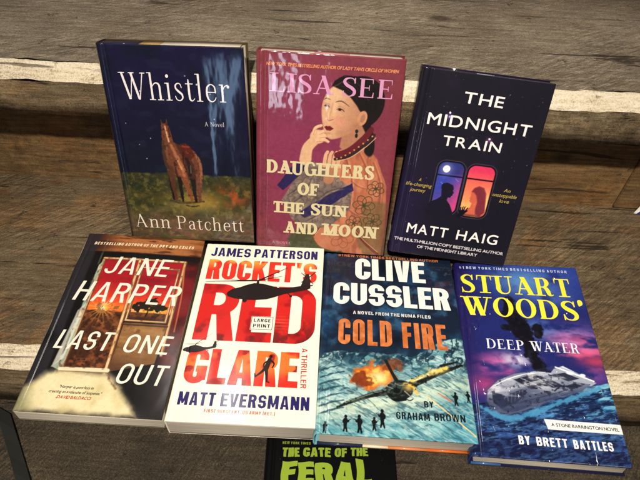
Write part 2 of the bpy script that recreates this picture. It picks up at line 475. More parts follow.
def print_mat(name, wrinkle=0.0, gloss=0.06, wscale=24.0, fine=.06, seed=0.0, crease=0.0, coat=1.0, vert=1.0, rough=0.45):
    """printed jacket: colour attribute under a glossy film with wavy creases"""
    m, nt, b = new_mat(name)
    at = N(nt, 'ShaderNodeAttribute', attribute_name='Col')
    tc = N(nt, 'ShaderNodeTexCoord')
    mp = N(nt, 'ShaderNodeMapping'); mp.inputs['Location'].default_value = (seed, seed * .37, 0)
    nt.links.new(tc.outputs['Object'], mp.inputs['Vector'])
    # paper grain / slight ink mottling
    gr = N(nt, 'ShaderNodeTexNoise', i_Scale=900.0, i_Detail=3.0)
    nt.links.new(mp.outputs[0], gr.inputs['Vector'])
    ramp = N(nt, 'ShaderNodeMapRange', i_To_Min=0.90, i_To_Max=1.08)
    nt.links.new(gr.outputs['Fac'], ramp.inputs['Value'])
    mul = N(nt, 'ShaderNodeVectorMath', operation='SCALE')
    nt.links.new(at.outputs['Color'], mul.inputs[0]); nt.links.new(ramp.outputs[0], mul.inputs['Scale'])
    nt.links.new(mul.outputs[0], b.inputs['Base Color'])
    b.inputs['Roughness'].default_value = rough
    b.inputs['Specular IOR Level'].default_value = 0.12
    b.inputs['Coat Weight'].default_value = coat
    b.inputs['Coat IOR'].default_value = 1.5
    sm = N(nt, 'ShaderNodeTexNoise', i_Scale=35.0, i_Detail=4.0)
    nt.links.new(mp.outputs[0], sm.inputs['Vector'])
    rr = N(nt, 'ShaderNodeMapRange', i_To_Min=gloss * .6, i_To_Max=gloss * 1.8); nt.links.new(sm.outputs['Fac'], rr.inputs['Value'])
    nt.links.new(rr.outputs[0], b.inputs['Coat Roughness'])
    # film waviness
    m2 = N(nt, 'ShaderNodeMapping'); m2.inputs['Scale'].default_value = (1.0, 1.0 / vert, 1.0)
    nt.links.new(mp.outputs[0], m2.inputs['Vector'])
    n1 = N(nt, 'ShaderNodeTexNoise', i_Scale=wscale, i_Detail=1.0, i_Distortion=0.8)
    n2 = N(nt, 'ShaderNodeTexNoise', i_Scale=130.0, i_Detail=1.0)
    nt.links.new(m2.outputs[0], n1.inputs['Vector']); nt.links.new(m2.outputs[0], n2.inputs['Vector'])
    ad = N(nt, 'ShaderNodeMath', operation='MULTIPLY_ADD', i_1=fine)
    nt.links.new(n2.outputs['Fac'], ad.inputs[0]); nt.links.new(n1.outputs['Fac'], ad.inputs[2])
    h = ad
    if crease > 0:
        mus = N(nt, 'ShaderNodeTexNoise', i_Scale=22.0, i_Detail=3.0, i_Roughness=0.6)
        nt.links.new(m2.outputs[0], mus.inputs['Vector'])
        s1 = N(nt, 'ShaderNodeMath', operation='SUBTRACT', i_1=0.5); nt.links.new(mus.outputs['Fac'], s1.inputs[0])
        s2 = N(nt, 'ShaderNodeMath', operation='ABSOLUTE'); nt.links.new(s1.outputs[0], s2.inputs[0])
        s3 = N(nt, 'ShaderNodeMapRange', i_From_Max=0.02, i_To_Min=crease, i_To_Max=0.0); nt.links.new(s2.outputs[0], s3.inputs['Value'])
        a2 = N(nt, 'ShaderNodeMath', operation='ADD'); nt.links.new(ad.outputs[0], a2.inputs[0]); nt.links.new(s3.outputs[0], a2.inputs[1])
        h = a2
    bp = N(nt, 'ShaderNodeBump', i_Strength=1.0, i_Distance=wrinkle)
    nt.links.new(h.outputs[0], bp.inputs['Height'])
    nt.links.new(bp.outputs[0], b.inputs['Coat Normal'])
    return m

def page_mat(name, col, edge_dir='z'):
    m, nt, b = new_mat(name)
    tc = N(nt, 'ShaderNodeTexCoord')
    mp = N(nt, 'ShaderNodeMapping'); mp.inputs['Scale'].default_value = (9, 9, 1900)
    nt.links.new(tc.outputs['Object'], mp.inputs['Vector'])
    n = N(nt, 'ShaderNodeTexNoise', i_Scale=1.0, i_Detail=6.0, i_Roughness=0.8); nt.links.new(mp.outputs[0], n.inputs['Vector'])
    r = N(nt, 'ShaderNodeValToRGB'); nt.links.new(n.outputs['Fac'], r.inputs['Fac'])
    c = srgb(col)
    r.color_ramp.elements[0].position = 0.36; r.color_ramp.elements[0].color = (*(c * 0.42), 1)
    r.color_ramp.elements[1].position = 0.62; r.color_ramp.elements[1].color = (*c, 1)
    nt.links.new(r.outputs[0], b.inputs['Base Color']); b.inputs['Roughness'].default_value = 0.85
    bp = N(nt, 'ShaderNodeBump', i_Strength=0.6, i_Distance=0.0003); nt.links.new(n.outputs['Fac'], bp.inputs['Height']); nt.links.new(bp.outputs[0], b.inputs['Normal'])
    return m

def plain_mat(name, col, rough=0.5, noise=0.15, scale=60.0, coat=0.0):
    m, nt, b = new_mat(name)
    tc = N(nt, 'ShaderNodeTexCoord'); n = N(nt, 'ShaderNodeTexNoise', i_Scale=scale, i_Detail=5.0); nt.links.new(tc.outputs['Object'], n.inputs['Vector'])
    r = N(nt, 'ShaderNodeMapRange', i_To_Min=1 - noise, i_To_Max=1 + noise); nt.links.new(n.outputs['Fac'], r.inputs['Value'])
    v = N(nt, 'ShaderNodeVectorMath', operation='SCALE'); v.inputs[0].default_value = tuple(srgb(col)); nt.links.new(r.outputs[0], v.inputs['Scale'])
    nt.links.new(v.outputs[0], b.inputs['Base Color']); b.inputs['Roughness'].default_value = rough
    b.inputs['Coat Weight'].default_value = coat
    return m

def wood_mat(name, dark, mid, light, warm, saw_ang=60, saw=0.5, seed=0.0, rough=0.62, bump=0.0012, speck=0.5, warm_amt=0.5, sawpitch=330.0, grain=.32):
    m, nt, b = new_mat(name)
    L = nt.links.new
    tc = N(nt, 'ShaderNodeTexCoord')
    mp = N(nt, 'ShaderNodeMapping'); mp.inputs['Location'].default_value = (seed, seed * 1.7, seed * .3); L(tc.outputs['Object'], mp.inputs['Vector'])
    # broad blotches
    bl = N(nt, 'ShaderNodeTexNoise', i_Scale=7.0, i_Detail=6.0, i_Roughness=0.6, i_Distortion=0.4); L(mp.outputs[0], bl.inputs['Vector'])
    # long grain along x
    g = N(nt, 'ShaderNodeMapping'); g.inputs['Scale'].default_value = (18, 230, 230); L(mp.outputs[0], g.inputs['Vector'])
    gn = N(nt, 'ShaderNodeTexNoise', i_Scale=1.0, i_Detail=8.0, i_Roughness=0.7, i_Distortion=0.3); L(g.outputs[0], gn.inputs['Vector'])
    # saw marks: rotated frame, stretched noise gives irregular scratches
    s0 = N(nt, 'ShaderNodeMapping'); s0.inputs['Rotation'].default_value = (0, 0, math.radians(-saw_ang)); L(mp.outputs[0], s0.inputs['Vector'])
    s1 = N(nt, 'ShaderNodeMapping'); s1.inputs['Scale'].default_value = (55, sawpitch, 90); L(s0.outputs[0], s1.inputs['Vector'])
    sn = N(nt, 'ShaderNodeTexNoise', i_Scale=1.0, i_Detail=5.0, i_Roughness=0.68, i_Distortion=0.12); L(s1.outputs[0], sn.inputs['Vector'])
    sm = N(nt, 'ShaderNodeTexNoise', i_Scale=9.0, i_Detail=3.0); L(mp.outputs[0], sm.inputs['Vector'])
    smr = N(nt, 'ShaderNodeMapRange', i_From_Min=0.38, i_From_Max=0.62, i_To_Min=0.15, i_To_Max=1.0); L(sm.outputs['Fac'], smr.inputs['Value'])
    # fine fibres / speckle
    fn = N(nt, 'ShaderNodeTexNoise', i_Scale=520.0, i_Detail=6.0, i_Roughness=0.8); L(mp.outputs[0], fn.inputs['Vector'])
    # combine
    def mad(a, k, c):
        n = N(nt, 'ShaderNodeMath', operation='MULTIPLY_ADD', i_1=k); L(a, n.inputs[0])
        if c is not None: L(c, n.inputs[2])
        else: n.inputs[2].default_value = 0
        return n.outputs[0]
    sc = N(nt, 'ShaderNodeMath', operation='SUBTRACT', i_1=0.5); L(sn.outputs['Fac'], sc.inputs[0])
    ss = N(nt, 'ShaderNodeMath', operation='MULTIPLY'); L(sc.outputs[0], ss.inputs[0]); L(smr.outputs[0], ss.inputs[1])
    v = mad(gn.outputs['Fac'], grain, None)
    v = mad(bl.outputs['Fac'], 0.25, v)
    v = mad(ss.outputs[0], saw, v)
    v = mad(fn.outputs['Fac'], 0.30 * speck * 2, v)
    f2 = N(nt, 'ShaderNodeTexNoise', i_Scale=1500.0, i_Detail=3.0, i_Roughness=0.7); L(mp.outputs[0], f2.inputs['Vector'])
    v = mad(f2.outputs['Fac'], 0.30, v)
    base = grain * .5 + 0.125 + 0.30 * speck + .15
    r = N(nt, 'ShaderNodeValToRGB'); L(v, r.inputs['Fac'])
    e = r.color_ramp.elements
    e[0].position = base - 0.15; e[0].color = (*srgb(dark), 1)
    e[1].position = base + 0.15; e[1].color = (*srgb(light), 1)
    k = e.new(base); k.color = (*srgb(mid), 1)
    # dark checks and dents running with the board
    ck = N(nt, 'ShaderNodeMapping'); ck.inputs['Scale'].default_value = (5, 60, 60); L(mp.outputs[0], ck.inputs['Vector'])
    cn = N(nt, 'ShaderNodeTexNoise', i_Scale=1.0, i_Detail=7.0, i_Roughness=0.62, i_Distortion=0.5); L(ck.outputs[0], cn.inputs['Vector'])
    cr = N(nt, 'ShaderNodeMapRange', i_From_Min=0.62, i_From_Max=0.66, i_To_Max=.8); L(cn.outputs['Fac'], cr.inputs['Value'])
    dn = N(nt, 'ShaderNodeTexNoise', i_Scale=60.0, i_Detail=4.0, i_Roughness=0.7); L(mp.outputs[0], dn.inputs['Vector'])
    dr = N(nt, 'ShaderNodeMapRange', i_From_Min=0.64, i_From_Max=0.72, i_To_Max=.65); L(dn.outputs['Fac'], dr.inputs['Value'])
    kn = N(nt, 'ShaderNodeMapping'); kn.inputs['Scale'].default_value = (.55, 1, 1); L(mp.outputs[0], kn.inputs['Vector'])
    kv = N(nt, 'ShaderNodeTexVoronoi', i_Scale=9.0); L(kn.outputs[0], kv.inputs['Vector'])
    kd = N(nt, 'ShaderNodeMath', operation='MULTIPLY_ADD', i_1=.06); L(dn.outputs['Fac'], kd.inputs[0]); L(kv.outputs['Distance'], kd.inputs[2])
    kr = N(nt, 'ShaderNodeMapRange', i_From_Min=0.135, i_From_Max=0.075, i_To_Max=.75); L(kd.outputs[0], kr.inputs['Value'])
    m0 = N(nt, 'ShaderNodeMath', operation='MAXIMUM'); L(cr.outputs[0], m0.inputs[0]); L(dr.outputs[0], m0.inputs[1])
    mxx = N(nt, 'ShaderNodeMath', operation='MAXIMUM'); L(m0.outputs[0], mxx.inputs[0]); L(kr.outputs[0], mxx.inputs[1])
    dk = N(nt, 'ShaderNodeMix', data_type='RGBA'); L(mxx.outputs[0], dk.inputs[0]); L(r.outputs[0], dk.inputs[6]); dk.inputs[7].default_value = (*srgb(dark) * .5, 1)
    # warm patches
    wn = N(nt, 'ShaderNodeTexNoise', i_Scale=11.0, i_Detail=5.0, i_Roughness=0.6, i_Distortion=1.0); L(mp.outputs[0], wn.inputs['Vector'])
    wr = N(nt, 'ShaderNodeMapRange', i_From_Min=0.5, i_From_Max=0.68, i_To_Max=warm_amt); L(wn.outputs['Fac'], wr.inputs['Value'])
    mx = N(nt, 'ShaderNodeMix', data_type='RGBA', blend_type='MULTIPLY'); L(wr.outputs[0], mx.inputs[0]); L(dk.outputs[2], mx.inputs[6])
    mx.inputs[7].default_value = (*warm, 1)
    L(mx.outputs[2], b.inputs['Base Color'])
    b.inputs['Roughness'].default_value = rough
    rg = N(nt, 'ShaderNodeMapRange', i_To_Min=rough - .15, i_To_Max=rough + .2); L(gn.outputs['Fac'], rg.inputs['Value']); L(rg.outputs[0], b.inputs['Roughness'])
    b.inputs['Specular IOR Level'].default_value = 0.35
    hb = mad(gn.outputs['Fac'], 0.5, None); hb = mad(ss.outputs[0], 1.0 * (saw + .2), hb); hb = mad(fn.outputs['Fac'], 0.7, hb); hb = mad(mxx.outputs[0], -1.2, hb)
    bp = N(nt, 'ShaderNodeBump', i_Strength=1.0, i_Distance=bump); L(hb, bp.inputs['Height']); L(bp.outputs[0], b.inputs['Normal'])
    return m

# ------------------------------------------------------------------ canvas for printed art
class Canvas:
    def __init__(s, w, h, base, step=0.5):
        s.w, s.h = w, h
        nx = int(round(w / step)) + 1; ny = int(round(h / step)) + 1
        s.X, s.Y = np.meshgrid(np.linspace(0, w, nx), np.linspace(0, h, ny))
        s.C = np.empty(s.X.shape + (3,)); s.C[:] = base
    def put(s, mask, col, a=1.0):
        mk = (np.clip(mask, 0, 1) * a)[..., None]
        col = np.asarray(col, float)
        s.C = s.C * (1 - mk) + col * mk
    def sd(s, d, col, soft=0.6, a=1.0): s.put(0.5 - d / soft, col, a)
    def poly(s, pts, col, soft=0.6, a=1.0, wob=0, ws=5, seed=3):
        d = sd_poly(s.X, s.Y, pts)
        if wob: d = d + (s.n(ws, seed) - .5) * 2 * wob
        s.sd(d, col, soft, a)
    def ell(s, cx, cy, rx, ry, col, soft=0.6, a=1.0, rot=0, wob=0, ws=5, seed=3):
        d = sd_ell(s.X, s.Y, cx, cy, rx, ry, rot)
        if wob: d = d + (s.n(ws, seed) - .5) * 2 * wob
        s.sd(d, col, soft, a)
    def line(s, pts, col, soft=0.5, a=1.0, n=6, wob=0, ws=5, seed=3):
        P = [p if len(p) == 3 else (*p, 1.0) for p in pts]
        d = sd_brush(s.X, s.Y, P, n)
        if wob: d = d + (s.n(ws, seed) - .5) * 2 * wob
        s.sd(d, col, soft, a)
    def n(s, sc, seed=1, oct=6, sx=1, sy=1): return fbm(s.X, s.Y, sc, seed, oct, sx, sy)
    def ridge(s, sc, seed, sx=1, sy=1, shear=0.0):
        n = fbm(s.X, s.Y + s.X * shear, sc, seed, 5, sx, sy); return 1 - np.abs(2 * n - 1)
    def finish(s, grain=.16, sat=.9, gam=1.10):
        c = np.clip(s.C, 0, 255) / 255.0
        l = c.mean(-1, keepdims=True); c = l + (c - l) * sat
        c = c ** gam
        g = fbm(s.X, s.Y, 2.6, 91, 3) - .5; g2 = fbm(s.X, s.Y, 18, 93, 3) - .5
        c = c * (1 + (g * grain + g2 * grain * .8)[..., None] * (1.15 - c))
        s.C = np.clip(c, 0, 1) * 255; return s
    def ramp(s, t, c0, c1):
        t = np.clip(t, 0, 1)[..., None]
        return np.asarray(c0, float) * (1 - t) + np.asarray(c1, float) * t

def sstep(a, b, x):
    t = np.clip((x - a) / (b - a), 0, 1); return t * t * (3 - 2 * t)

# ------------------------------------------------------------------ printed pictures
def art_horse(w, h):
    c = Canvas(w, h, (15, 14, 36)); X, Y = c.X, c.Y
    t = Y / h
    c.C = c.ramp(sstep(0.35, 1.0, t) , (12, 16, 36), (20, 16, 54))
    c.put(c.n(40, 3) * 0.4, (26, 28, 70)); c.put(sstep(.52, .75, c.n(26, 9)), (14, 22, 40), .7)
    c.put(sstep(.5, .8, c.n(30, 12)) * sstep(150, 80, Y), (18, 44, 62), .7)
    for sx, sy, r in ((40, 187, .8), (92, 205, .7), (104, 196, .9), (30, 125, .5), (44, 133, .5), (118, 186, .5), (36, 108, .5), (120, 158, .6), (18, 150, .4)):
        c.ell(sx, sy, r, r, (205, 210, 225), .8)
    hz = 90 + 5 * (c.n(18, 5) - .5) + 3 * (c.n(5, 6) - .5)
    g = sstep(1.5, -1.5, Y - hz)
    c.put(g, (46, 50, 28))
    c.put(g * sstep(.45, .7, c.n(12, 21, sx=.5)), (76, 70, 34))
    c.put(g * sstep(.5, .75, c.n(9, 22, sx=.6)), (36, 44, 28), .8)
    c.put(g * np.exp(-((X - 92) / 34) ** 2 - ((Y - 55) / 15) ** 2), (146, 122, 46), .95)
    c.put(g * np.exp(-((X - 132) / 20) ** 2 - ((Y - 62) / 12) ** 2) * sstep(.3, .6, c.n(8, 40)), (168, 74, 34), 1.0)
    c.put(g * sstep(42, 20, Y), (86, 66, 52), .8)
    c.put(g * sstep(.5, .7, c.n(9, 44, sx=.5)) * sstep(48, 20, Y), (110, 78, 62), .9)
    c.put(g * sstep(.55, .72, c.n(5, 45)), (150, 140, 60), .35)
    c.put(g * sstep(.55, .75, c.n(7, 47)) * sstep(34, 12, Y), (66, 78, 44), .8)
    # the horse, three quarter view with lowered tack on its flank
    dark, ch, lt = (30, 18, 17), (104, 58, 38), (166, 104, 68)
    W = dict(wob=1.0, ws=2.6)
    # far legs in shade
    for pts in ([(72, 88, 6), (72, 70, 4), (73, 54, 3)], [(88, 88, 7), (88, 70, 4.4), (89, 55, 3.4)], [(62, 92, 7), (61.4, 74, 4.6), (62, 57, 3.2)]): c.line(pts, dark, 1.2, **W)
    # barrel and rump behind the shoulder
    c.poly([(70, 128), (78, 127), (85, 126), (92, 120), (97, 110), (99, 96), (97, 84), (88, 84), (76, 88), (64, 92)], (74, 40, 28), 1.6, wob=1, ws=4)
    c.line([(88, 118, 9), (94, 108, 10), (96, 96, 9), (95, 82, 7.5), (94, 68, 5), (93, 57, 4)], ch, 1.3, **W)
    c.line([(93, 118, 2), (98, 106, 3), (99, 94, 3), (97, 80, 2)], lt, 1.6, .7, **W)
    # neck and chest, near foreleg
    c.poly([(58, 146), (57, 132), (55.5, 118), (56.5, 102), (61, 90), (72, 86), (80, 92), (81, 104), (76, 118), (70, 130), (67.5, 146)], ch, 1.2, wob=.9, ws=4)
    c.line([(75, 96, 11), (78, 84, 8), (81, 70, 5.2), (84, 57, 4.2)], (128, 70, 44), 1.2, **W)
    c.line([(62, 96, 9), (63, 82, 6.4), (64, 68, 4.6), (65, 57, 3.8)], (84, 48, 32), 1.2, **W)
    c.line([(66, 128, 2.6), (71, 114, 4.4), (76, 100, 4.6), (78, 88, 3)], lt, 1.8, .85, **W); c.line([(72, 108, 1.6), (76, 96, 2)], (206, 150, 104), 1.2, .7, **W)
    c.line([(58, 130, 2.2), (57, 114, 3.6), (59, 98, 4.4)], (62, 44, 32), 1.8, .9, **W); c.line([(61, 126, 1.2), (61, 110, 2)], (120, 90, 56), 1.5, .6, **W)
    c.line([(68, 104, 1.2), (69, 92, 1.6), (70, 84, 1.4)], dark, 1.4, .8, **W)
    # face toward the viewer
    c.poly([(58, 149), (59.5, 151), (64.5, 151.5), (66.8, 148), (67.6, 140), (68, 131), (66.4, 126.8), (63.4, 127), (61.6, 132), (59, 141)], (112, 62, 40), .9, wob=.3)
    c.line([(59, 155, .8), (59.8, 150, 2.4)], ch, .6); c.line([(65.4, 156, .8), (64.8, 150.4, 2.4)], (88, 46, 30), .6)
    c.line([(62.6, 148, 1.3), (63.6, 139, 1.9), (64.8, 130, 1.9)], (214, 162, 132), 1, .9); c.line([(66.6, 146, 1.2), (67, 136, 1.4)], dark, 1, .8); c.line([(60, 145, .9), (60.8, 144, .9)], (16, 10, 10), .7)
    # rug, girth, hanging tack
    c.poly([(78, 127.5), (84, 128.5), (90, 124), (93, 114), (88, 106), (80, 108), (77, 118)], (86, 30, 22), 1.4, .92, wob=.8, ws=3); c.line([(80, 125, 2.2), (87, 124, 2.4)], (146, 58, 36), 1.2, .8, **W)
    c.line([(83, 110, 3.4), (86, 98, 4.4), (85, 88, 3.4)], (34, 26, 24), 1.3, .95, **W); c.line([(87, 101, 1), (86.5, 92, 1.4)], (150, 140, 116), 1.2, .6); c.line([(80, 118, 1), (79, 106, 1.2), (81, 96, 1)], (24, 18, 18), .9, .8)
    hm = np.clip(.5 - sd_poly(X, Y, [(54, 156), (70, 156), (100, 128), (102, 54), (56, 54)]), 0, 1)
    c.put(hm * g.clip(.0, 1) * 0 + hm * sstep(.62, .74, c.n(2.2, 66)) * (c.C.max(-1) > 70), (150, 108, 72), .35)
    c.put(hm * sstep(.6, .72, c.n(2.6, 68)) * (c.C.max(-1) > 70), (40, 24, 22), .5)
    c.line([(58, 54, 2), (70, 52, 3), (84, 53, 3), (98, 55, 2)], (30, 28, 18), 2, .7, wob=1, ws=3)
    c.line([(76, 49, 1.4), (84, 47.6, 1.8), (92, 49, 1.2)], (24, 22, 16), 1, .8, wob=.8, ws=2)
    gt = g * sstep(.5, .66, fbm(X, Y, 2.6, 72, 4, sx=.7)); c.put(gt * (1 - hm), (98, 86, 44), .3)
    sk = sstep(100, 110, Y) * (1 - hm); c.put(sk * sstep(.52, .7, fbm(X, Y, 9, 74, 5, sx=.6)), (30, 34, 66), .5)
    # painterly edge
    c.put(sstep(4, 0, X) * .6, (16, 18, 34))
    return c

def art_lady(w, h):
    c = Canvas(w, h, (128, 52, 78)); X, Y = c.X, c.Y
    d = np.hypot((X - 62) / 80, (Y - 130) / 110)
    c.C = c.ramp(sstep(.35, 1.25, d), (132, 48, 84), (128, 56, 66))
    c.put(sstep(.45, .75, c.n(35, 4)), (122, 42, 72), .5)
    c.put(c.n(3, 8) * .18, (170, 80, 110))
    # green ground
    c.poly([(40, -5), (38, 14), (52, 34), (80, 40), (170, 44), (170, -5)], (74, 80, 50), 2.5, wob=2, ws=12)
    c.put((sd_poly(X, Y, [(40, -5), (38, 14), (52, 34), (80, 40), (170, 44), (170, -5)]) < 0) * sstep(.4, .7, c.n(10, 9)), (56, 66, 44), .6)
    skin, sh = (214, 172, 132), (176, 122, 92)
    # robe body
    robe = [(94, 132), (122, 142), (138, 124), (152, 92), (156, 40), (154, -5), (112, -5), (92, 18), (86, 60), (84, 100)]
    c.poly(robe, (184, 108, 76), 1.2, wob=.6)
    m = sd_poly(X, Y, robe) < 0
    c.put(m * sstep(.45, .7, c.n(14, 31, sx=1.6, sy=.6)), (206, 134, 96), .7)
    c.put(m * sstep(.5, .75, c.n(11, 33, sx=1.8, sy=.5)), (146, 78, 58), .6)
    c.poly([(128, 70), (158, 74), (158, 2), (132, -4), (122, 30)], (96, 92, 56), 3, .55, wob=4, ws=14)
    for pts in ([(100, 126, .6), (110, 104, 1.6), (112, 76, .8)], [(116, 132, .6), (128, 108, 1.8), (130, 84, .6)], [(92, 108, .6), (98, 88, 1.6), (96, 62, .6)], [(134, 120, .6), (144, 96, 1.4), (146, 70, .5)], [(104, 66, .5), (118, 54, 1.4), (140, 50, .5)], [(110, 96, .5), (124, 88, 1.2), (142, 90, .5)]):
        c.line(pts, (132, 66, 48), 1.6, .75); c.line([(x + 1.8, y + .6, w_ * .8) for x, y, w_ in pts], (222, 156, 118), 1.8, .55)
    # hem roundel of robe and trims
    c.ell(96, 22, 26, 20, (188, 116, 82), 1.2, wob=.5)
    c.line([(70, 22, 3.4), (82, 42, 3.4), (100, 66, 3.2)], (122, 58, 46), .9)
    c.line([(72, 22, .8), (84, 42, .8), (102, 66, .8)], (206, 160, 110), .6)
    c.line([(122, 30, 4), (134, 16, 4), (150, 2, 4)], (112, 56, 44), .9); c.line([(120, 33, .8), (133, 19, .8), (150, 5, .8)], (206, 150, 110), .6)
    for q in range(7):
        cx, cy = 8 + 3 * math.sin(q * 2.3), 12 + q * 17
        for k in range(5):
            an = k * 1.257 + q; c.put(sstep(.6, .1, np.abs(sd_ell(X, Y, cx + 4 * math.cos(an), cy + 4 * math.sin(an), 4.2, 2.6, an))), (100, 52, 62), .6)
    # grey sleeves with blue cuffs
    sl = [(30, 66), (50, 104), (66, 116), (84, 106), (112, 86), (112, 60), (88, 34), (60, 30), (42, 42)]
    c.poly(sl, (120, 106, 96), 1.4, wob=.8)
    ms = sd_poly(X, Y, sl) < 0
    c.put(ms * sstep(.4, .7, c.n(8, 51)), (160, 144, 126), .6); c.put(ms * sstep(.55, .8, c.n(6, 53)), (82, 74, 72), .7)
    c.poly([(24, 84), (31, 78), (48, 96), (64, 116), (58, 122), (40, 108)], (38, 32, 84), .9, wob=.6); c.poly([(50, 50), (58, 44), (84, 60), (114, 84), (112, 93), (84, 76), (62, 60)], (38, 34, 90), .9, wob=.6)
    for pts in ([(40, 60, .5), (56, 76, 1.6), (66, 100, .6)], [(60, 40, .5), (78, 52, 1.6), (100, 64, .6)], [(36, 72, .5), (48, 82, 1.2), (56, 96, .5)], [(70, 66, .5), (84, 80, 1.4), (100, 86, .5)]):
        c.line(pts, (70, 62, 62), 1.8, .8); c.line([(x + 1.6, y - 1.2, w_) for x, y, w_ in pts], (170, 154, 136), 2, .6)
    c.put(ms * sstep(.86, .95, c.ridge(7, 57)), (72, 64, 66), .45)
    # forearm + hand at chin
    c.line([(56, 118, 14), (58, 132, 12), (66, 142, 11)], skin, 1.2)
    c.ell(69, 146, 9, 8, skin, 1.2)
    for q in (([(70, 150, 4), (76, 153, 3.6), (82, 152, 3)]), ([(70, 146, 4), (78, 148, 3.6), (84, 146, 2.8)]), ([(68, 142, 4), (76, 143, 3.4), (81, 141, 2.8)]), ([(64, 150, 4), (66, 156, 3.4), (72, 159, 3)])):
        c.line(q, (222, 182, 142), .7); c.line([(a, b - 2, .6) for a, b, _ in q], sh, .5, .8)
    # second hand
    c.line([(84, 96, 12), (86, 106, 12), (88, 116, 12)], sh, 1.2)
    for i in range(4):
        x0 = 78 + i * 5.2
        c.line([(x0, 112, 4.2), (x0 + 1, 124, 4.2), (x0 + 3, 129, 3.6)], (216, 170, 130), .7); c.line([(x0 + 2.4, 112, .6), (x0 + 3.2, 126, .6)], sh, .5, .9)
    # hair behind
    c.ell(112, 186, 27, 30, (22, 18, 20), 1, rot=-.5); c.ell(124, 148, 8, 22, (26, 20, 22), 1, rot=.25)
    # neck
    c.poly([(96, 150), (114, 168), (124, 150), (122, 132), (104, 126), (94, 136)], sh, 1.5)
    # face
    face = spline([(92, 208, 0), (80, 200, 0), (74, 190, 0), (71.6, 180, 0), (72.2, 168, 0), (74.4, 157, 0), (78, 148.6, 0), (83.5, 144.2, 0), (91, 145.6, 0), (100, 150, 0), (112, 160, 0), (120, 178, 0), (112, 198, 0), (100, 208, 0), (92, 208, 0)], 6)
    fp = [(p[0], p[1]) for p in face]
    c.poly(fp, skin, .9)
    mf = np.clip(.5 - sd_poly(X, Y, fp), 0, 1)
    c.put(mf * sstep(92, 116, X + (178 - Y) * .3), (190, 138, 102), .8)
    c.put(mf * np.exp(-((X - 90) / 9) ** 2 - ((Y - 165) / 7) ** 2), (218, 150, 124), .6)
    c.put(mf * np.exp(-((X - 84) / 12) ** 2 - ((Y - 196) / 10) ** 2), (228, 190, 152), .7)
    c.put(mf * sstep(.0, 1, (X - 74) / 44) * .5, (178, 122, 92)); c.put(mf * np.exp(-((X - 86) / 3) ** 2 - ((Y - 178) / 9) ** 2), (236, 200, 164), .5)
    c.put(mf * np.exp(-((X - 96) / 9) ** 2 - ((Y - 152) / 6) ** 2), (180, 124, 94), .5)
    # hairline
    c.poly([(81, 203), (84, 209), (94, 215), (116, 214), (132, 196), (132, 178), (121, 175), (114, 177), (109, 184), (101, 193), (92, 199), (84, 202)], (20, 16, 18), 1.2, wob=.5)
    c.line([(84, 204, .6), (96, 202, .9), (110, 190, .8)], (58, 44, 42), 1.2, .6); c.line([(88, 208, .6), (104, 206, .9), (118, 192, .8)], (58, 48, 50), 1.4, .5)
    c.line([(94, 214, 1), (110, 206, 1), (122, 190, 1)], (70, 56, 56), .8, .6)
    # ear, ring
    c.ell(117, 170, 5.2, 8.4, (202, 146, 108), .8, rot=-.2); c.ell(117.6, 170, 2.4, 5, sh, .8, rot=-.2)
    c.ell(112, 155, 1.8, 2.2, (28, 40, 36), .5); c.ell(112, 150, 1.6, 2.6, (30, 30, 30), .5)
    # features of the tilted three quarter face
    br = (74, 48, 40); shd = (186, 134, 104)
    c.line([(73.4, 187.6, .4), (76.4, 189.6, 1.0), (80.4, 188.2, .5)], br, .9, .8); c.line([(86.6, 186, .6), (93, 187.2, 1.2), (101.4, 182.2, .5)], br, .9, .85)
    for x, y, k in ((77.0, 181.0, .8), (92.2, 177.6, 1.1)):
        c.ell(x, y + 1.6, 4.4 * k, 2.2 * k, (196, 144, 114), 2.4, .6, rot=-.25)
        c.line([(x - 3.8 * k, y + .3, .4), (x - 1 * k, y + 1.3 * k, 1.0), (x + 2.2 * k, y + .2, .9), (x + 4.2 * k, y - 1.5 * k, .4)], (38, 24, 22), .6, .95)
        c.ell(x - .8, y + .1, 1.5 * k, 1.0 * k, (30, 18, 16), .7, .95); c.line([(x - 3 * k, y - .9, .3), (x, y - 1.2, .5), (x + 3 * k, y - 2.0, .3)], (140, 96, 78), .8, .6)
        c.line([(x - 3 * k, y + 3.2 * k, .3), (x, y + 3.6 * k, .5), (x + 4 * k, y + 1.4, .3)], (160, 112, 88), .8, .6)
    c.line([(83.4, 184, .6), (82.2, 176, .9), (80.4, 169, 1.4), (81.6, 166, 1.2)], shd, 1.8, .8); c.line([(78.4, 166.2, .5), (80.4, 165.0, .8), (82.2, 165.4, .6), (84.8, 166.6, .8)], (138, 84, 68), .9, .85)
    c.put(mf * np.exp(-((X - 79.6) / 1.3) ** 2 - ((Y - 171) / 5) ** 2), (238, 204, 168), .6)
    c.poly([(75.4, 157.6), (77.6, 159.2), (79.4, 158.6), (81.8, 159.2), (86.2, 156.2), (82.4, 153.6), (78, 154)], (124, 30, 38), .9)
    c.line([(76, 157.0, .3), (80, 156.8, .5), (85.6, 156.2, .3)], (60, 12, 18), .5)
    c.put(mf * np.exp(-((X - 80) / 5) ** 2 - ((Y - 150.6) / 1.6) ** 2), shd, .7)
    c.put(mf * np.exp(-((X - 94) / 6) ** 2 - ((Y - 164) / 5) ** 2), (222, 150, 122), .5)
    c.put(mf * sstep(2.0, 0, np.abs(sd_poly(X, Y, fp))) * (X < 100), sh, .4)
    c.put(mf * sstep(18, 6, np.hypot(X - 118, Y - 152)), (160, 106, 80), .7)
    # collar
    c.line([(92, 126, 7), (106, 132, 8), (120, 146, 7.5), (128, 158, 6)], (104, 30, 40), .9)
    c.line([(90, 121, 3.4), (106, 126, 3.4), (122, 140, 3.4), (132, 152, 3)], (52, 34, 36), .8)
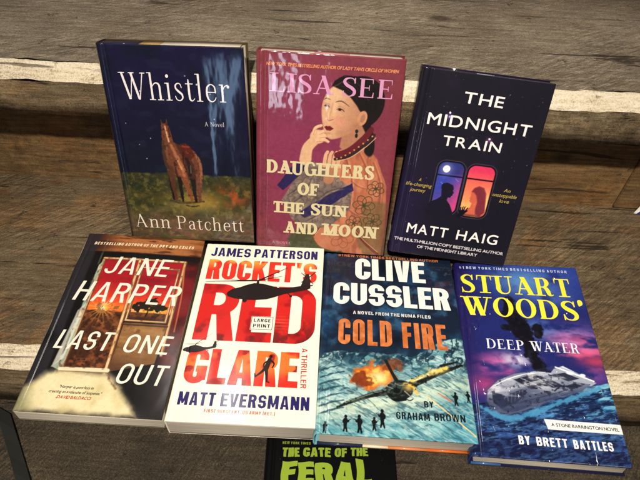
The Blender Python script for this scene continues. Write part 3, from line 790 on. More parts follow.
    for i in range(9):
        a = i / 8; c.ell(92 + 38 * a, 121.5 + 29 * a ** 1.3, 1, 1, (196, 140, 96), .6)
    c.line([(90, 118.5, .8), (106, 123.4, .8), (123, 137, .8), (134, 149, .8)], (214, 170, 128), .5)
    # outlined peonies
    for cx, cy, r, sd in ((128, 66, 12, 1), (140, 46, 10, 2), (118, 42, 9, 3), (104, 22, 14, 4), (140, 88, 9, 6)):
        for q in range(6):
            a = q * 1.047 + sd
            d = np.abs(sd_ell(X, Y, cx + r * .55 * math.cos(a), cy + r * .55 * math.sin(a), r * .55, r * .42, a))
            c.put(sstep(.7, .15, d), (66, 70, 42) if sd < 4 or sd == 6 else (150, 84, 60), .8)
    c.put(c.n(1.6, 77) * .12, (90, 50, 50))
    # book design fades red-brown to the edges
    c.put(sstep(16, 0, X) * .35 + sstep(w - 8, w, X) * .4, (120, 40, 50))
    return c

def art_train(w, h):
    c = Canvas(w, h, (23, 21, 38)); X, Y = c.X, c.Y
    c.put(sstep(60, 0, X) * sstep(190, 60, Y), (34, 24, 66), .8)
    c.put(sstep(.45, .75, c.n(30, 5)), (30, 26, 48), .6)
    rnd = random.Random(3)
    for i in range(60):
        r = rnd.uniform(.25, .55); c.ell(rnd.uniform(4, w - 4), rnd.uniform(40, h - 4), r, r, (120, 116, 160), .6, rnd.uniform(.3, .9))
    def rr(x0, y0, x1, y1, r):
        qx = np.abs(X - (x0 + x1) / 2) - (x1 - x0) / 2 + r; qy = np.abs(Y - (y0 + y1) / 2) - (y1 - y0) / 2 + r
        return np.hypot(np.maximum(qx, 0), np.maximum(qy, 0)) + np.minimum(np.maximum(qx, qy), 0) - r
    for (x0, x1, side) in ((38.5, 67.5, 0), (73, 103, 1)):
        d = rr(x0, 59.5, x1, 121.5, 8)
        c.sd(np.abs(d - 2.3) - .5, (74, 66, 84), .6, .8)
        c.sd(np.abs(d - .9) - .8, (12, 10, 22), .6)
        if side == 0:
            t = np.clip((121 - Y) / 60, 0, 1) * .6 + np.clip((X - 44) / 30, 0, 1) * .5
            g = c.ramp(sstep(.25, .95, t), (50, 66, 168), (206, 66, 132))
            g = g * (1 - (sstep(105, 110, Y) * .25)[..., None])
        else:
            t = np.clip((121 - Y) / 60, 0, 1)
            g = c.ramp(sstep(0, .45, t), (216, 48, 96), (238, 112, 84)); g2 = c.ramp(sstep(.4, 1, t), (238, 112, 84), (252, 190, 104))
            g = np.where((t > .42)[..., None], g2, g)
            gl = np.exp(-((X - 97) / 9) ** 2 - ((Y - 76) / 14) ** 2)[..., None]; g = g * (1 - gl * .8) + np.array((255, 226, 140)) * gl * .8
        c.put(np.clip(.5 - d / .6, 0, 1), g)
        ins = np.clip(.5 - d / .6, 0, 1)
        c.put(ins * np.clip(.5 - (np.abs(Y - 105.6) - .9) / .5, 0, 1), (16, 12, 28))
        if side == 0:
            c.put(ins * np.exp(-((X - 47.5) / 7) ** 2 - ((Y - 113.4) / 7) ** 2), (150, 150, 220), .7)
            c.ell(47.5, 113.4, 4, 4.2, (250, 244, 236), .7)
            c.line([(44, 97, .5), (48, 94, .5)], (150, 150, 230), .4, .7); c.line([(60, 103, .5), (64, 100, .5)], (150, 150, 230), .4, .7)
            # man in profile, facing right
            man = [(34, 56), (34, 70), (44, 76), (48, 80), (47.5, 84), (46.5, 90), (49, 95), (54, 96.5), (59, 95), (60.8, 91), (60.2, 88.4), (62, 85.6), (60.6, 84.6), (60.9, 82.8), (59.6, 81.8), (58.8, 79.4), (56, 79.4), (55.4, 76), (60, 71), (65, 62), (66, 56)]
            c.put(np.clip(.5 - sd_poly(X, Y, man) / .7, 0, 1) * (X < 68), (22, 20, 42)); c.ell(52, 92, 6.2, 5, (20, 18, 38), .6, wob=.9, ws=2)
        else:
            wo = [(82, 84), (80.6, 82.2), (82, 81), (81.4, 79), (83, 77), (85, 76), (84, 71), (78, 66), (76, 60), (100, 60), (104, 66), (101, 74), (97, 84), (94, 92), (88, 95.6), (83, 93), (81.6, 88)]
            c.put(ins * np.clip(.5 - sd_poly(X, Y, wo) / 1.0, 0, 1), (196, 84, 66), .85)
            ha = [(81.6, 90), (84, 95), (89, 98), (95, 96.5), (99, 90), (101, 78), (102, 66), (97, 61), (92, 63), (90.5, 70), (91, 78), (88.5, 86), (85, 89.6)]
            c.put(ins * np.clip(.5 - sd_poly(X, Y, ha) / 1.8, 0, 1), (118, 38, 58), .92)
            c.put(ins * sstep(63.5, 60, Y), (60, 22, 40), .6)
    for i in range(4):
        c.line([(74 + i * 1.6, 62, 1.8), (74 + i * 2.3 + (.8 if i == 3 else 0), 71 - abs(i - 1.6), 1.3)], (16, 13, 28), .5)
    c.line([(73, 58, 4), (76, 62, 6), (77, 64, 6)], (16, 13, 28), .6); c.line([(78, 62, 2), (82, 66, 1.4)], (16, 13, 28), .5)
    c.line([(34, 60, 2), (30, 67, 1)], (22, 20, 42), .6)
    c.ell(38.2, 172.6, .9, .9, (250, 240, 255), .8); c.put(np.exp(-((X - 38.2) / 3.4) ** 2 - ((Y - 172.6) / 3.4) ** 2), (150, 120, 220), .6)
    c.put(np.exp(-((X - 87) / 3) ** 2 - ((Y - 152) / 3) ** 2), (170, 90, 160), .6)
    return c

def art_window(w, h):
    c = Canvas(w, h, (16, 14, 16)); X, Y = c.X, c.Y
    # plank head at the top
    c.put(sstep(206, 210, Y + 2 * (c.n(6, 2) - .5)), (120, 72, 38)); c.put(sstep(207, 210, Y) * sstep(.4, .65, c.n(20, 3, sx=.25, sy=2.5)), (178, 112, 62), .8)
    c.put(sstep(207, 210, Y) * sstep(50, 10, X), (60, 28, 26), .9); c.put(sstep(207, 211, Y) * sstep(.6, .7, c.n(10, 7, sx=.4, sy=2)), (60, 34, 20), .7)
    # red wall on the right
    c.put(sstep(122, 134, X) * sstep(20, 90, Y) * sstep(208, 190, Y + (c.n(20, 5) - .5) * 40), (122, 18, 24)); c.put(sstep(122, 140, X) * sstep(.45, .7, c.n(26, 8)), (40, 8, 12), .6)
    # spine side strip
    c.put(sstep(19, 15, X) * sstep(0, 40, Y), (46, 44, 52), .8)
    c.put(sstep(18, 8, X) * np.exp(-((Y - 84) / 8) ** 2), (14, 14, 18), .8)
    # sky and land seen through
    fr = [(30, 46), (77, 46), (77, 110), (129, 110), (128, 198), (31, 197)]
    m = np.clip(.5 - sd_poly(X, Y, fr), 0, 1)
    sky = c.ramp(sstep(128, 170, Y), (224, 66, 30), (168, 22, 34)); c.put(m, sky)
    c.put(m * sstep(.5, .75, c.n(22, 12, sx=.5, sy=1.5)), (128, 14, 30), .6)
    c.put(m * np.exp(-((Y - 127) / 7) ** 2), (232, 126, 40), .8); c.put(m * np.exp(-((X - 105) / 22) ** 2 - ((Y - 124) / 7) ** 2), (226, 186, 66), .9)
    hz = 122 + 3 * (c.n(9, 20) - .5)
    land = m * sstep(1, -1, Y - hz)
    c.put(land, (74, 40, 24)); c.put(land * sstep(.4, .7, c.n(5, 22, sx=.8)), (148, 84, 42), .8); c.put(land * sstep(.5, .75, c.n(3, 23)), (46, 26, 20), .8)
    # sun burst
    a = np.arctan2(Y - 125, X - 50); r = np.hypot(X - 50, Y - 125)
    ray = (np.abs(np.sin(a * 9)) ** 6) * np.exp(-r / 9) + np.exp(-(r / 4.5) ** 2) * 1.5
    c.put(m * np.clip(ray * 1.3, 0, 1), (255, 184, 74)); c.ell(50, 125, 2.4, 2.2, (255, 244, 200), 1.4)
    # trees
    for cx, cy, rx, ry in ((96, 132, 11, 6), (112, 130, 9, 5), (88, 128, 7, 5), (104, 138, 8, 4)):
        c.put(m * (.5 - (sd_ell(X, Y, cx, cy, rx, ry) + (c.n(3, 31) - .5) * 9) / 1), (34, 26, 18))
    c.line([(100, 118, 2), (101, 126, 1.2), (96, 132, .8)], (30, 20, 16)); c.line([(101, 126, 1), (107, 133, .7)], (30, 20, 16))
    c.put(m * sstep(119, 112, Y + 3 * (c.n(4, 33) - .5)) * (X > 78), (58, 36, 22), .9)
    # door panel and frames
    pan = [(79, 48), (124, 60), (127, 108), (79, 108)]
    c.poly(pan, (138, 98, 56), 1); mp = np.clip(.5 - sd_poly(X, Y, pan), 0, 1)
    c.put(mp * sstep(.4, .7, c.n(20, 41, sx=.4, sy=2)), (176, 134, 80), .6); c.put(mp * sstep(86, 50, Y + (X - 80) * .3), (78, 46, 30), .8); c.put(mp * sstep(.6, .75, c.n(7, 43)), (96, 60, 36), .6)
    def frame(pts, wd, col, dk):
        for p, q in zip(pts[:-1], pts[1:]):
            c.line([(*p, wd), (*q, wd)], dk, .8, n=1); c.line([(p[0] - .4, p[1] + .4, wd * .55), (q[0] - .4, q[1] + .4, wd * .55)], col, .8, n=1)
    tan, dkt = (206, 166, 116), (104, 66, 42)
    frame([(31, 46), (31.5, 197), (129, 198), (129, 70)], 4.2, tan, dkt)
    frame([(74.5, 196), (76.5, 46)], 4.6, (214, 172, 118), (120, 72, 44))
    frame([(80, 186), (80, 111), (124, 111), (124, 186), (80, 186)], 2.8, tan, dkt)
    frame([(78, 106), (127, 106)], 2.2, dkt, (54, 30, 20))
    c.line([(129, 190, 2), (134, 150, 1.6), (136, 100, 1.4)], (196, 118, 64), .8, .8)
    # open casement on the left
    c.poly([(20, 50), (25, 58), (27.5, 186), (31, 194), (31, 46)], (150, 166, 150), 1, wob=.6); c.poly([(20, 50), (29, 60), (30, 130), (24, 120)], (206, 208, 196), 1.4, .8)
    c.put((np.abs(X - 26) < 1) * sstep(.4, .6, c.n(12, 51, sx=.5, sy=1)), (96, 104, 92), .6)
    # floor of pale sand
    fl = [(0, 0), (0, 26), (18, 44), (30, 49), (80, 47), (90, 40), (100, 26), (112, 14), (122, 0)]
    d = sd_poly(X, Y, fl) + (c.n(9, 61) - .5) * 5
    c.put(sstep(4.5, -7, d), (222, 210, 168)); mfl = sstep(3, -6, d)
    c.put(mfl * sstep(.35, .8, c.n(26, 63)), (186, 174, 118), .6); c.put(mfl * sstep(.5, .8, c.n(5, 64)), (176, 164, 120), .18)
    c.put(mfl * sstep(22, 0, X + (Y - 10) * .4), (120, 122, 84), .8)
    c.line([(30, 48, 4.4), (78, 49, 4.8)], (226, 212, 178), .9, .95); c.line([(30, 45.6, .9), (78, 46.4, 1)], (120, 84, 56), .9, .8)
    fm = (c.C.sum(-1) > 380) * (Y > 50) * (X > 26); c.put(fm * sstep(.56, .66, c.n(4, 71, sx=1.2, sy=.5)), (110, 74, 50), .7); c.put(fm * sstep(.55, .68, c.n(7, 73)), (228, 206, 170), .5)
    c.line([(80, 46, 1.6), (84, 38, 1.2), (92, 30, 1)], (96, 50, 30), 2.5, .8, wob=1.5, ws=3)
    c.put(sstep(100, 128, X) * sstep(60, 10, Y) * (d > 0), (36, 34, 40), .5)
    return c

def art_white(w, h):
    c = Canvas(w, h, (238, 232, 216)); X, Y = c.X, c.Y
    c.put(c.n(40, 2) * .3, (228, 220, 200))
    return c

def red_col(x, y):
    n = fbm(x, y, 24, 5, 4); n2 = fbm(x, y, 16, 15, 4, sx=1.3)
    c = np.empty(x.shape + (3,)); c[:] = (196, 32, 28)
    k = sstep(.5, .66, n)[..., None]; c = c * (1 - k) + np.array((148, 18, 22)) * k
    k = (sstep(.55, .7, n2) * sstep(140, 95, y))[..., None] * .8; c = c * (1 - k) + np.array((92, 24, 24)) * k
    k = (np.exp(-((x - 100) / 12) ** 2 - ((y - 118) / 9) ** 2) * (np.sin(y * 1.5) > 0))[..., None] * .5; c = c * (1 - k) + np.array((216, 110, 80)) * k
    return c
def rocket_col(x, y):
    c = np.empty(x.shape + (3,)); c[:] = (206, 48, 34)
    k = sstep(.45, .62, fbm(x, y, 13, 8, 3))[..., None] * sstep(186, 206, y)[..., None]
    return c * (1 - k) + np.array((226, 146, 60)) * k
def glare_col(x, y):
    c = np.empty(x.shape + (3,)); c[:] = (200, 40, 28)
    k = (sstep(.4, .62, fbm(x, y, 17, 28, 3)) * sstep(44, 62, y))[..., None]
    c = c * (1 - k) + np.array((224, 110, 42)) * k
    k = sstep(.58, .7, fbm(x, y, 14, 38, 3))[..., None]
    return c * (1 - k) + np.array((150, 24, 24)) * k

def art_snow(w, h):
    c = Canvas(w, h, (16, 34, 58)); X, Y = c.X, c.Y
    c.put(sstep(.42, .72, c.n(30, 3)), (26, 74, 118), .9); c.put(sstep(.55, .8, c.n(15, 4)), (64, 130, 176), .55); c.put(sstep(.5, .75, c.n(36, 6)), (8, 16, 32), .8)
    c.put(sstep(110, 96, Y) * .3, (30, 60, 80))
    # mountain slope: pale snow with blue gullies
    rid = 92 + 26 * sstep(95, 150, X) + 7 * (c.n(20, 11) - .5) + 5 * (c.n(6, 12) - .5) - 6 * sstep(20, 0, X)
    s = sstep(1.2, -1.2, Y - rid)
    c.put(s, (96, 158, 172)); c.put(s * sstep(.42, .62, fbm(X + Y * 1.1, Y - X * .25, 15, 13, 4, sx=.5, sy=2)), (168, 206, 206), .9)
    c.put(s * sstep(.56, .66, fbm(X + Y * 1.3, Y - X * .3, 11, 17, 4, sx=.5, sy=2.2)), (34, 78, 98), .9)
    c.put(s * sstep(.5, .62, fbm(X - Y * .8, Y, 14, 19, 3, sx=1.6)) * sstep(64, 92, Y), (22, 52, 76), .9)
    c.put(s * np.exp(-((Y - 34 - (X - 60) * .28) / 14) ** 2), (204, 220, 196), .85)
    c.put(s * sstep(26, 0, Y), (84, 162, 178), .7); c.put(s * sstep(.5, .75, c.n(12, 21, sx=.5, sy=1.6)) * sstep(40, 10, Y), (150, 206, 210), .6)
    c.put(s * sstep(100, 150, X) * sstep(70, 30, Y), (76, 156, 178), .6)
    rg = c.ridge(13, 41, .55, 1.9, .5); c.put(s * sstep(.86, .97, rg), (40, 86, 106), .6)
    rg = c.ridge(7, 43, .6, 2.0, .5); c.put(s * sstep(.88, .96, rg), (56, 106, 124), .35); c.put(s * sstep(.86, .97, c.ridge(11, 47, .6, 1.8, .45)), (204, 224, 220), .45)
    c.put(s * sstep(66, 90, Y) * sstep(.8, .92, c.ridge(11, 49, 1.2, 1, -.6)), (18, 46, 68), .8)
    for i in range(7):
        y0 = 20 + i * 8; c.line([(2, y0, .8), (14, y0 + 5, 1.8), (26, y0 + 8, .6)], (28, 62, 82), 1, .8, wob=1.2, ws=4)
    # blast
    d = sd_ell(X, Y, 58, 66, 21, 15, .2) + (c.n(7, 31) - .5) * 16
    c.put(np.clip(.5 - d / 4, 0, 1), (206, 96, 26)); c.put(np.clip(.5 - (d + 4) / 5, 0, 1) * sstep(.35, .6, c.n(6, 33)), (250, 176, 50)); c.put(np.exp(-((X - 62) / 10) ** 2 - ((Y - 64) / 8) ** 2), (255, 240, 170), .9)
    c.put(np.clip(.5 - (sd_ell(X, Y, 44, 60, 12, 8) + (c.n(5, 35) - .5) * 12) / 3, 0, 1), (120, 46, 20), .8); c.put(np.clip(.5 - (sd_ell(X, Y, 76, 80, 12, 7) + (c.n(5, 37) - .5) * 12) / 3, 0, 1), (134, 58, 24), .7)
    # crashed plane, nose toward us
    dk, md = (26, 34, 34), (62, 78, 76)
    c.line([(20, 28, 2), (50, 42, 5), (78, 50, 8)], dk, 1, wob=.5); c.line([(28, 33, .8), (52, 44, 1.4), (76, 53, 2)], (128, 140, 130), .8, .8)
    c.line([(92, 56, 8), (118, 70, 6.5), (150, 84, 3)], dk, 1, wob=.5)
    c.line([(96, 62, 2.5), (116, 72, 5), (134, 80, 4)], (246, 206, 84), 2.5, .95, wob=2, ws=4); c.line([(98, 62, 1), (114, 71, 2)], (255, 246, 190), 1.2)
    c.line([(128, 82, 3), (146, 88, 2)], dk, 1)
    c.ell(83, 51, 14, 11, dk, 1, rot=.3); c.ell(79, 53, 9, 7, md, 2, .8, rot=.4); c.line([(70, 84, 3.6), (76, 70, 3.4), (82, 58, 5)], dk, .8)
    c.line([(88, 58, 3), (96, 56, 3), (100, 48, 3)], (240, 190, 76), 2, .9, wob=1, ws=3); c.line([(88, 50, 1), (94, 44, 1)], (150, 160, 150), .8)
    c.line([(76, 60, 1), (84, 56, 1), (92, 60, 1)], (140, 154, 148), .8, .8)
    c.line([(72, 44, 3), (78, 40, 4), (88, 41, 3)], (18, 24, 26), 1)
    pl = np.clip(.5 - sd_brush(X, Y, [(22, 30, 4), (50, 42, 6), (82, 52, 18), (118, 70, 7), (150, 84, 4)]), 0, 1)
    c.put(pl * sstep(.55, .68, c.n(3, 81, sx=.7)), (104, 120, 112), .5); c.put(pl * sstep(.6, .7, c.n(2.4, 83)), (10, 14, 16), .7)
    c.ell(80, 50, 3.4, 3, (14, 18, 20), .8); c.line([(66, 56, .7), (76, 52, .9)], (160, 170, 160), .6, .7); c.line([(86, 44, .8), (92, 40, 1), (96, 42, .8)], (20, 26, 28), .7)
    c.put(np.exp(-((X - 92) / 5) ** 2 - ((Y - 54) / 4) ** 2), (255, 214, 110), .7); c.put(np.exp(-((X - 122) / 10) ** 2 - ((Y - 76) / 4) ** 2) * sstep(.35, .6, c.n(5, 85)), (255, 232, 150), .8)
    # tracer fire
    c.line([(110, 46, 1.1), (132, 27, 1), (154, 7, 1)], (250, 206, 130), .8); c.line([(122, 50, .8), (134, 42, 1.4)], (230, 90, 50), .8)
    # soldiers
    def man(x, y, s, lean=0.0, arm=1):
        c.line([(x - 1.2 * s, y, 1.3 * s), (x, y + 5 * s, 1.8 * s)], (12, 18, 22), .4); c.line([(x + 1.6 * s, y - .3, 1.3 * s), (x + .4 * s, y + 5 * s, 1.8 * s)], (12, 18, 22), .4)
        c.line([(x, y + 4.6 * s, 2.8 * s), (x + lean * s, y + 10 * s, 3.6 * s)], (14, 20, 24), .4); c.ell(x + lean * 1.2 * s, y + 13 * s, 1.3 * s, 1.5 * s, (12, 18, 22), .4)
        c.line([(x + lean * s, y + 10 * s, 1.6 * s), (x + (lean + 1.9 * arm) * s, y + 8.4 * s, 1.4 * s), (x + (lean + 2.8 * arm) * s, y + 9.4 * s, 1.0 * s)], (14, 20, 24), .4); c.line([(x + (lean - 1.4 * arm) * s, y + 8.2 * s, .7 * s), (x + (lean + 4.4 * arm) * s, y + 10.6 * s, .6 * s)], (14, 20, 24), .4); c.ell(x + (lean - 1.2 * arm) * s, y + 8.6 * s, 1.4 * s, 2.2 * s, (16, 22, 26), .4)
    for q in ((28, 4, 1.15, .4, 1), (42, 3.5, 1.25, -.2, -1), (56, 6.5, .95, .3, 1), (64, 10, 1.3, .2, -1), (139, 38, 1.0, .3, -1), (152, 42, .85, 0, -1), (8, 1.5, .8, .8, 1)): man(*q)
    return c

def art_sea(w, h):
    c = Canvas(w, h, (30, 40, 116)); X, Y = c.X, c.Y
    c.put(sstep(150, 240, Y) * sstep(10, 100, X), (46, 74, 168), .8)
    c.put(np.exp(-((X - 80) / 34) ** 2 - ((Y - 218) / 22) ** 2), (96, 156, 214), .8); c.put(np.exp(-((X - 110) / 22) ** 2 - ((Y - 196) / 12) ** 2), (90, 128, 206), .6)
    c.put(sstep(.48, .72, c.n(30, 3)) * sstep(120, 170, Y), (24, 26, 92), .8); c.put(np.exp(-((X - 90) / 22) ** 2 - ((Y - 150) / 14) ** 2) * sstep(.3, .6, c.n(14, 5)), (92, 140, 214), .8)
    # sunset clouds
    n = c.n(22, 7, sx=.6, sy=1.6)
    c.put(sstep(.38, .6, n) * np.exp(-((X - 132) / 40) ** 2 - ((Y - 124) / 24) ** 2), (226, 96, 148)); c.put(sstep(.5, .7, c.n(14, 8, sx=.6, sy=1.6)) * np.exp(-((X - 128) / 34) ** 2 - ((Y - 140) / 14) ** 2), (180, 120, 190), .9)
    c.put(np.exp(-((X - 140) / 18) ** 2 - ((Y - 112) / 8) ** 2), (214, 62, 96), .8)
    c.put(sstep(.35, .6, n) * np.exp(-((X - 34) / 26) ** 2 - ((Y - 98) / 16) ** 2), (206, 84, 160)); c.put(np.exp(-((X - 56) / 16) ** 2 - ((Y - 108) / 9) ** 2) * sstep(.3, .6, c.n(9, 9)), (206, 214, 232), .95)
    c.put(np.exp(-((X - 20) / 16) ** 2 - ((Y - 76) / 12) ** 2), (186, 60, 128), .8); c.put(sstep(26, 4, X) * sstep(60, 110, Y), (34, 26, 92), .75)
    c.put(np.exp(-((X - 122) / 26) ** 2 - ((Y - 92) / 9) ** 2) * sstep(.4, .6, c.n(12, 19)), (120, 66, 156), .9)
    # sea
    hz = 52 + X * .235 + 2 * (c.n(8, 11) - .5)
    s = sstep(1.2, -1.2, Y - hz)
    c.put(s, (20, 44, 92)); f1 = fbm(X, Y - X * .2, 9, 13, 4, sx=.45, sy=1.8)
    c.put(s * sstep(.46, .64, f1), (34, 116, 170), .9); c.put(s * sstep(.58, .7, f1) * sstep(40, 66, Y), (140, 206, 226), .8)
    c.put(s * sstep(46, 22, Y - X * .1), (20, 24, 66), .8); c.put(s * sstep(.52, .68, fbm(X, Y - X * .2, 12, 15, 4, sx=.6, sy=1.5)) * sstep(60, 20, Y), (48, 98, 176), .75)
    c.put(s * sstep(.6, .72, fbm(X, Y, 6, 16, 4, sx=.6, sy=1.5)), (92, 150, 216), .45); c.put(s * np.exp(-((X - 138) / 14) ** 2 - ((Y - 20) / 12) ** 2) * sstep(.4, .6, c.n(7, 18)), (80, 140, 220), .7)
    c.put(s * sstep(.86, .95, c.ridge(9, 41, .5, 1.9, -.2)), (84, 150, 200), .5); c.put(s * sstep(.88, .97, c.ridge(5, 43, .5, 1.8, -.2)), (130, 190, 224), .35)
    c.put(s * sstep(.84, .93, c.ridge(12, 45, .5, 1.6, -.2)), (12, 20, 58), .7); c.put(s * sstep(.9, .97, c.ridge(16, 47, .7, 1.5, -.2)) * sstep(60, 30, Y), (66, 112, 190), .5)
    c.put(s * sstep(40, 10, Y), (18, 24, 68), .4)
    # smoke
    for i, (x, y, r) in enumerate(((83, 92, 8), (80, 100, 8.5), (77, 108, 8.5), (74, 116, 9), (72, 124, 9), (72, 132, 10), (70, 140, 12), (66, 148, 13), (64, 156, 13), (60, 164, 12), (60, 172, 10), (58, 180, 9), (58, 188, 7), (84, 150, 8), (50, 150, 6), (86, 142, 6), (52, 170, 6))):
        d = sd_ell(X, Y, x, y, r * .82, r * .8) + (c.n(5, 70 + i) - .5) * 8
        c.put(np.clip(.5 - d / 2.2, 0, 1), (13, 13, 26), .95)
    c.put((c.C.sum(-1) < 120) * (Y > 90) * sstep(.55, .75, c.n(6, 91)), (40, 44, 70), .5)
    # the stricken yacht
    c.poly([(94, 100), (104, 104), (128, 90), (134, 86), (128, 82), (100, 80), (84, 88)], (206, 214, 228), .8)
    c.poly([(20, 58), (22, 70), (34, 82), (52, 91), (76, 96), (96, 94), (112, 86), (128, 84), (118, 76), (96, 68), (74, 60), (52, 50), (34, 44), (24, 48)], (166, 176, 196), .8)
    c.poly([(22, 60), (26, 72), (38, 82), (60, 91), (48, 76), (38, 62), (32, 50), (26, 50)], (208, 214, 226), 2)
    c.poly([(24, 46), (36, 50), (60, 56), (86, 66), (108, 74), (96, 68), (74, 58), (52, 48), (34, 42)], (84, 96, 128), 1.4)
    c.poly([(26, 68), (36, 66), (40, 54), (34, 50), (26, 56)], (26, 28, 42), .8); c.poly([(42, 66), (58, 74), (62, 70), (48, 56), (42, 56)], (30, 32, 48), .8)
    for i in range(4): c.line([(44 + i * 4, 57 + i * 2.6, .8), (46 + i * 4, 67 + i * 2.2, .8)], (150, 160, 180), .5)
    c.poly([(50, 84), (72, 92), (90, 86), (100, 80), (84, 76), (66, 74)], (28, 30, 46), .8); c.line([(58, 86, .9), (76, 78, .9)], (170, 180, 196), .5); c.line([(70, 90, .9), (90, 79, .9)], (170, 180, 196), .5)
    c.poly([(88, 92), (104, 96), (118, 90), (106, 86)], (34, 36, 54), .8); c.poly([(100, 80), (112, 84), (120, 82), (108, 77)], (30, 32, 48), .8); c.ell(80, 76, 7, 2.4, (214, 220, 230), .8, rot=.2)
    c.put(np.clip(.5 - sd_poly(X, Y, [(18, 40), (18, 72), (34, 84), (52, 93), (76, 98), (96, 104), (136, 90), (130, 78), (96, 66), (52, 46)]), 0, 1), (64, 74, 108), .34)
    hull = sd_poly(X, Y, [(20, 58), (22, 70), (34, 82), (52, 91), (76, 96), (96, 94), (112, 86), (128, 84), (118, 76), (96, 68), (74, 60), (52, 50), (34, 44), (24, 48)]) < 0
    c.put(hull * sstep(.45, .7, c.n(10, 101, sx=.5, sy=1.6)), (92, 100, 128), .55); c.put(hull * sstep(.55, .72, c.n(7, 102, sx=.5, sy=1.5)), (232, 236, 242), .6)
    c.put(hull * sstep(70, 48, Y - X * .18), (48, 60, 98), .75); c.put(hull * np.exp(-((Y - 60 - X * .3) / 2.2) ** 2), (224, 230, 240), .5); c.put(hull * sstep(.6, .68, c.n(4, 103)), (30, 34, 54), .6)
    c.line([(30, 76, .8), (44, 84, 1.1), (62, 91, .9), (84, 95, .7)], (240, 242, 246), .8, .9); c.line([(40, 54, .7), (64, 62, .9), (92, 72, .8), (112, 80, .6)], (52, 60, 86), .7, .9)
    c.line([(60, 79, .5), (86, 88, .5)], (200, 206, 216), .5, .8); c.line([(90, 74, 1.6), (98, 80, 1.2), (110, 80, .8)], (30, 32, 46), .8, .8)
    for i in range(7): c.ell(64 + i * 6, 66 + i * 2.2, 1.1, .7, (34, 38, 58), .5, .9)
    c.line([(96, 102, 1.6), (112, 96, 1.6), (132, 88, 1.4)], (240, 244, 250), .7); c.ell(110, 96, 4, 2, (230, 236, 246), 1); c.ell(122, 94, 3, 2, (220, 228, 240), 1)
    c.put(np.clip(.5 - (sd_brush(X, Y, [(14, 50, 4), (36, 41, 6), (62, 46, 5), (90, 60, 5), (118, 72, 5), (136, 80, 4)]) + (c.n(4, 95) - .5) * 6) / 2, 0, 1), (70, 150, 196), .85)
    # band for the series name
    c.poly([(73.5, 42.2), (76, 31.8), (148, 31.8), (148, 41.6)], (236, 236, 234), .5)
    return c

def art_black(w, h):
    c = Canvas(w, h, (9, 9, 12)); rnd = random.Random(11)
    for i in range(70): c.ell(rnd.uniform(3, w - 3), rnd.uniform(3, h - 3), .5, .5, (96, 100, 96), .5, rnd.uniform(.3, 1))
    return c

# ------------------------------------------------------------------ books
M_film_a = print_mat('glossy wrinkled jacket', wrinkle=0.0026, gloss=0.06, seed=3.1, vert=2.4, wscale=13.0, fine=.03)
M_film_b = print_mat('glossy ridged jacket', wrinkle=0.0030, gloss=0.055, seed=9.7, crease=0.0, vert=1.7, wscale=13.0, fine=.085)
M_film_c = print_mat('glossy smooth jacket', wrinkle=0.0005, gloss=0.06, seed=5.2, crease=0.06, vert=3.0)
M_film_d = print_mat('glossy creased jacket', wrinkle=0.0008, gloss=0.05, seed=12.4, crease=0.6, vert=2.4)
M_card = print_mat('coated card cover', wrinkle=0.0006, gloss=0.13, seed=1.9, vert=2.0, coat=.7)
M_pages = page_mat('cream page edges', (226, 216, 196))
M_pages2 = page_mat('grey page edges', (206, 198, 182))
M_pages3 = page_mat('pinkish page edges', (236, 214, 196))
M_board = plain_mat('grey board', (60, 58, 62), 0.6)
M_sticker = plain_mat('white sticker', (206, 204, 198), 0.5, .05)

def make_warp(kind, w, h, amp=0.35, seed=1):
    def f(x, y):
        z = amp * (fbm(x, y, 70, seed, 2) - .5) * 2
        if kind == 'hard':
            z = z - 1.0 * np.exp(-((x - 8.5) / 1.9) ** 2)
            z = z - np.clip(4 - x, 0, 4) ** 2 * 0.10
            z = z - np.clip(1.2 - (w - x), 0, 1.2) ** 2 * .35 - np.clip(1.0 - y, 0, 1) ** 2 * .4 - np.clip(1.0 - (h - y), 0, 1) ** 2 * .4
        else:
            z = z - 0.35 * np.exp(-((x - 7) / 1.2) ** 2) - np.clip(2.2 - x, 0, 2.2) ** 2 * .18
        return z
    return f

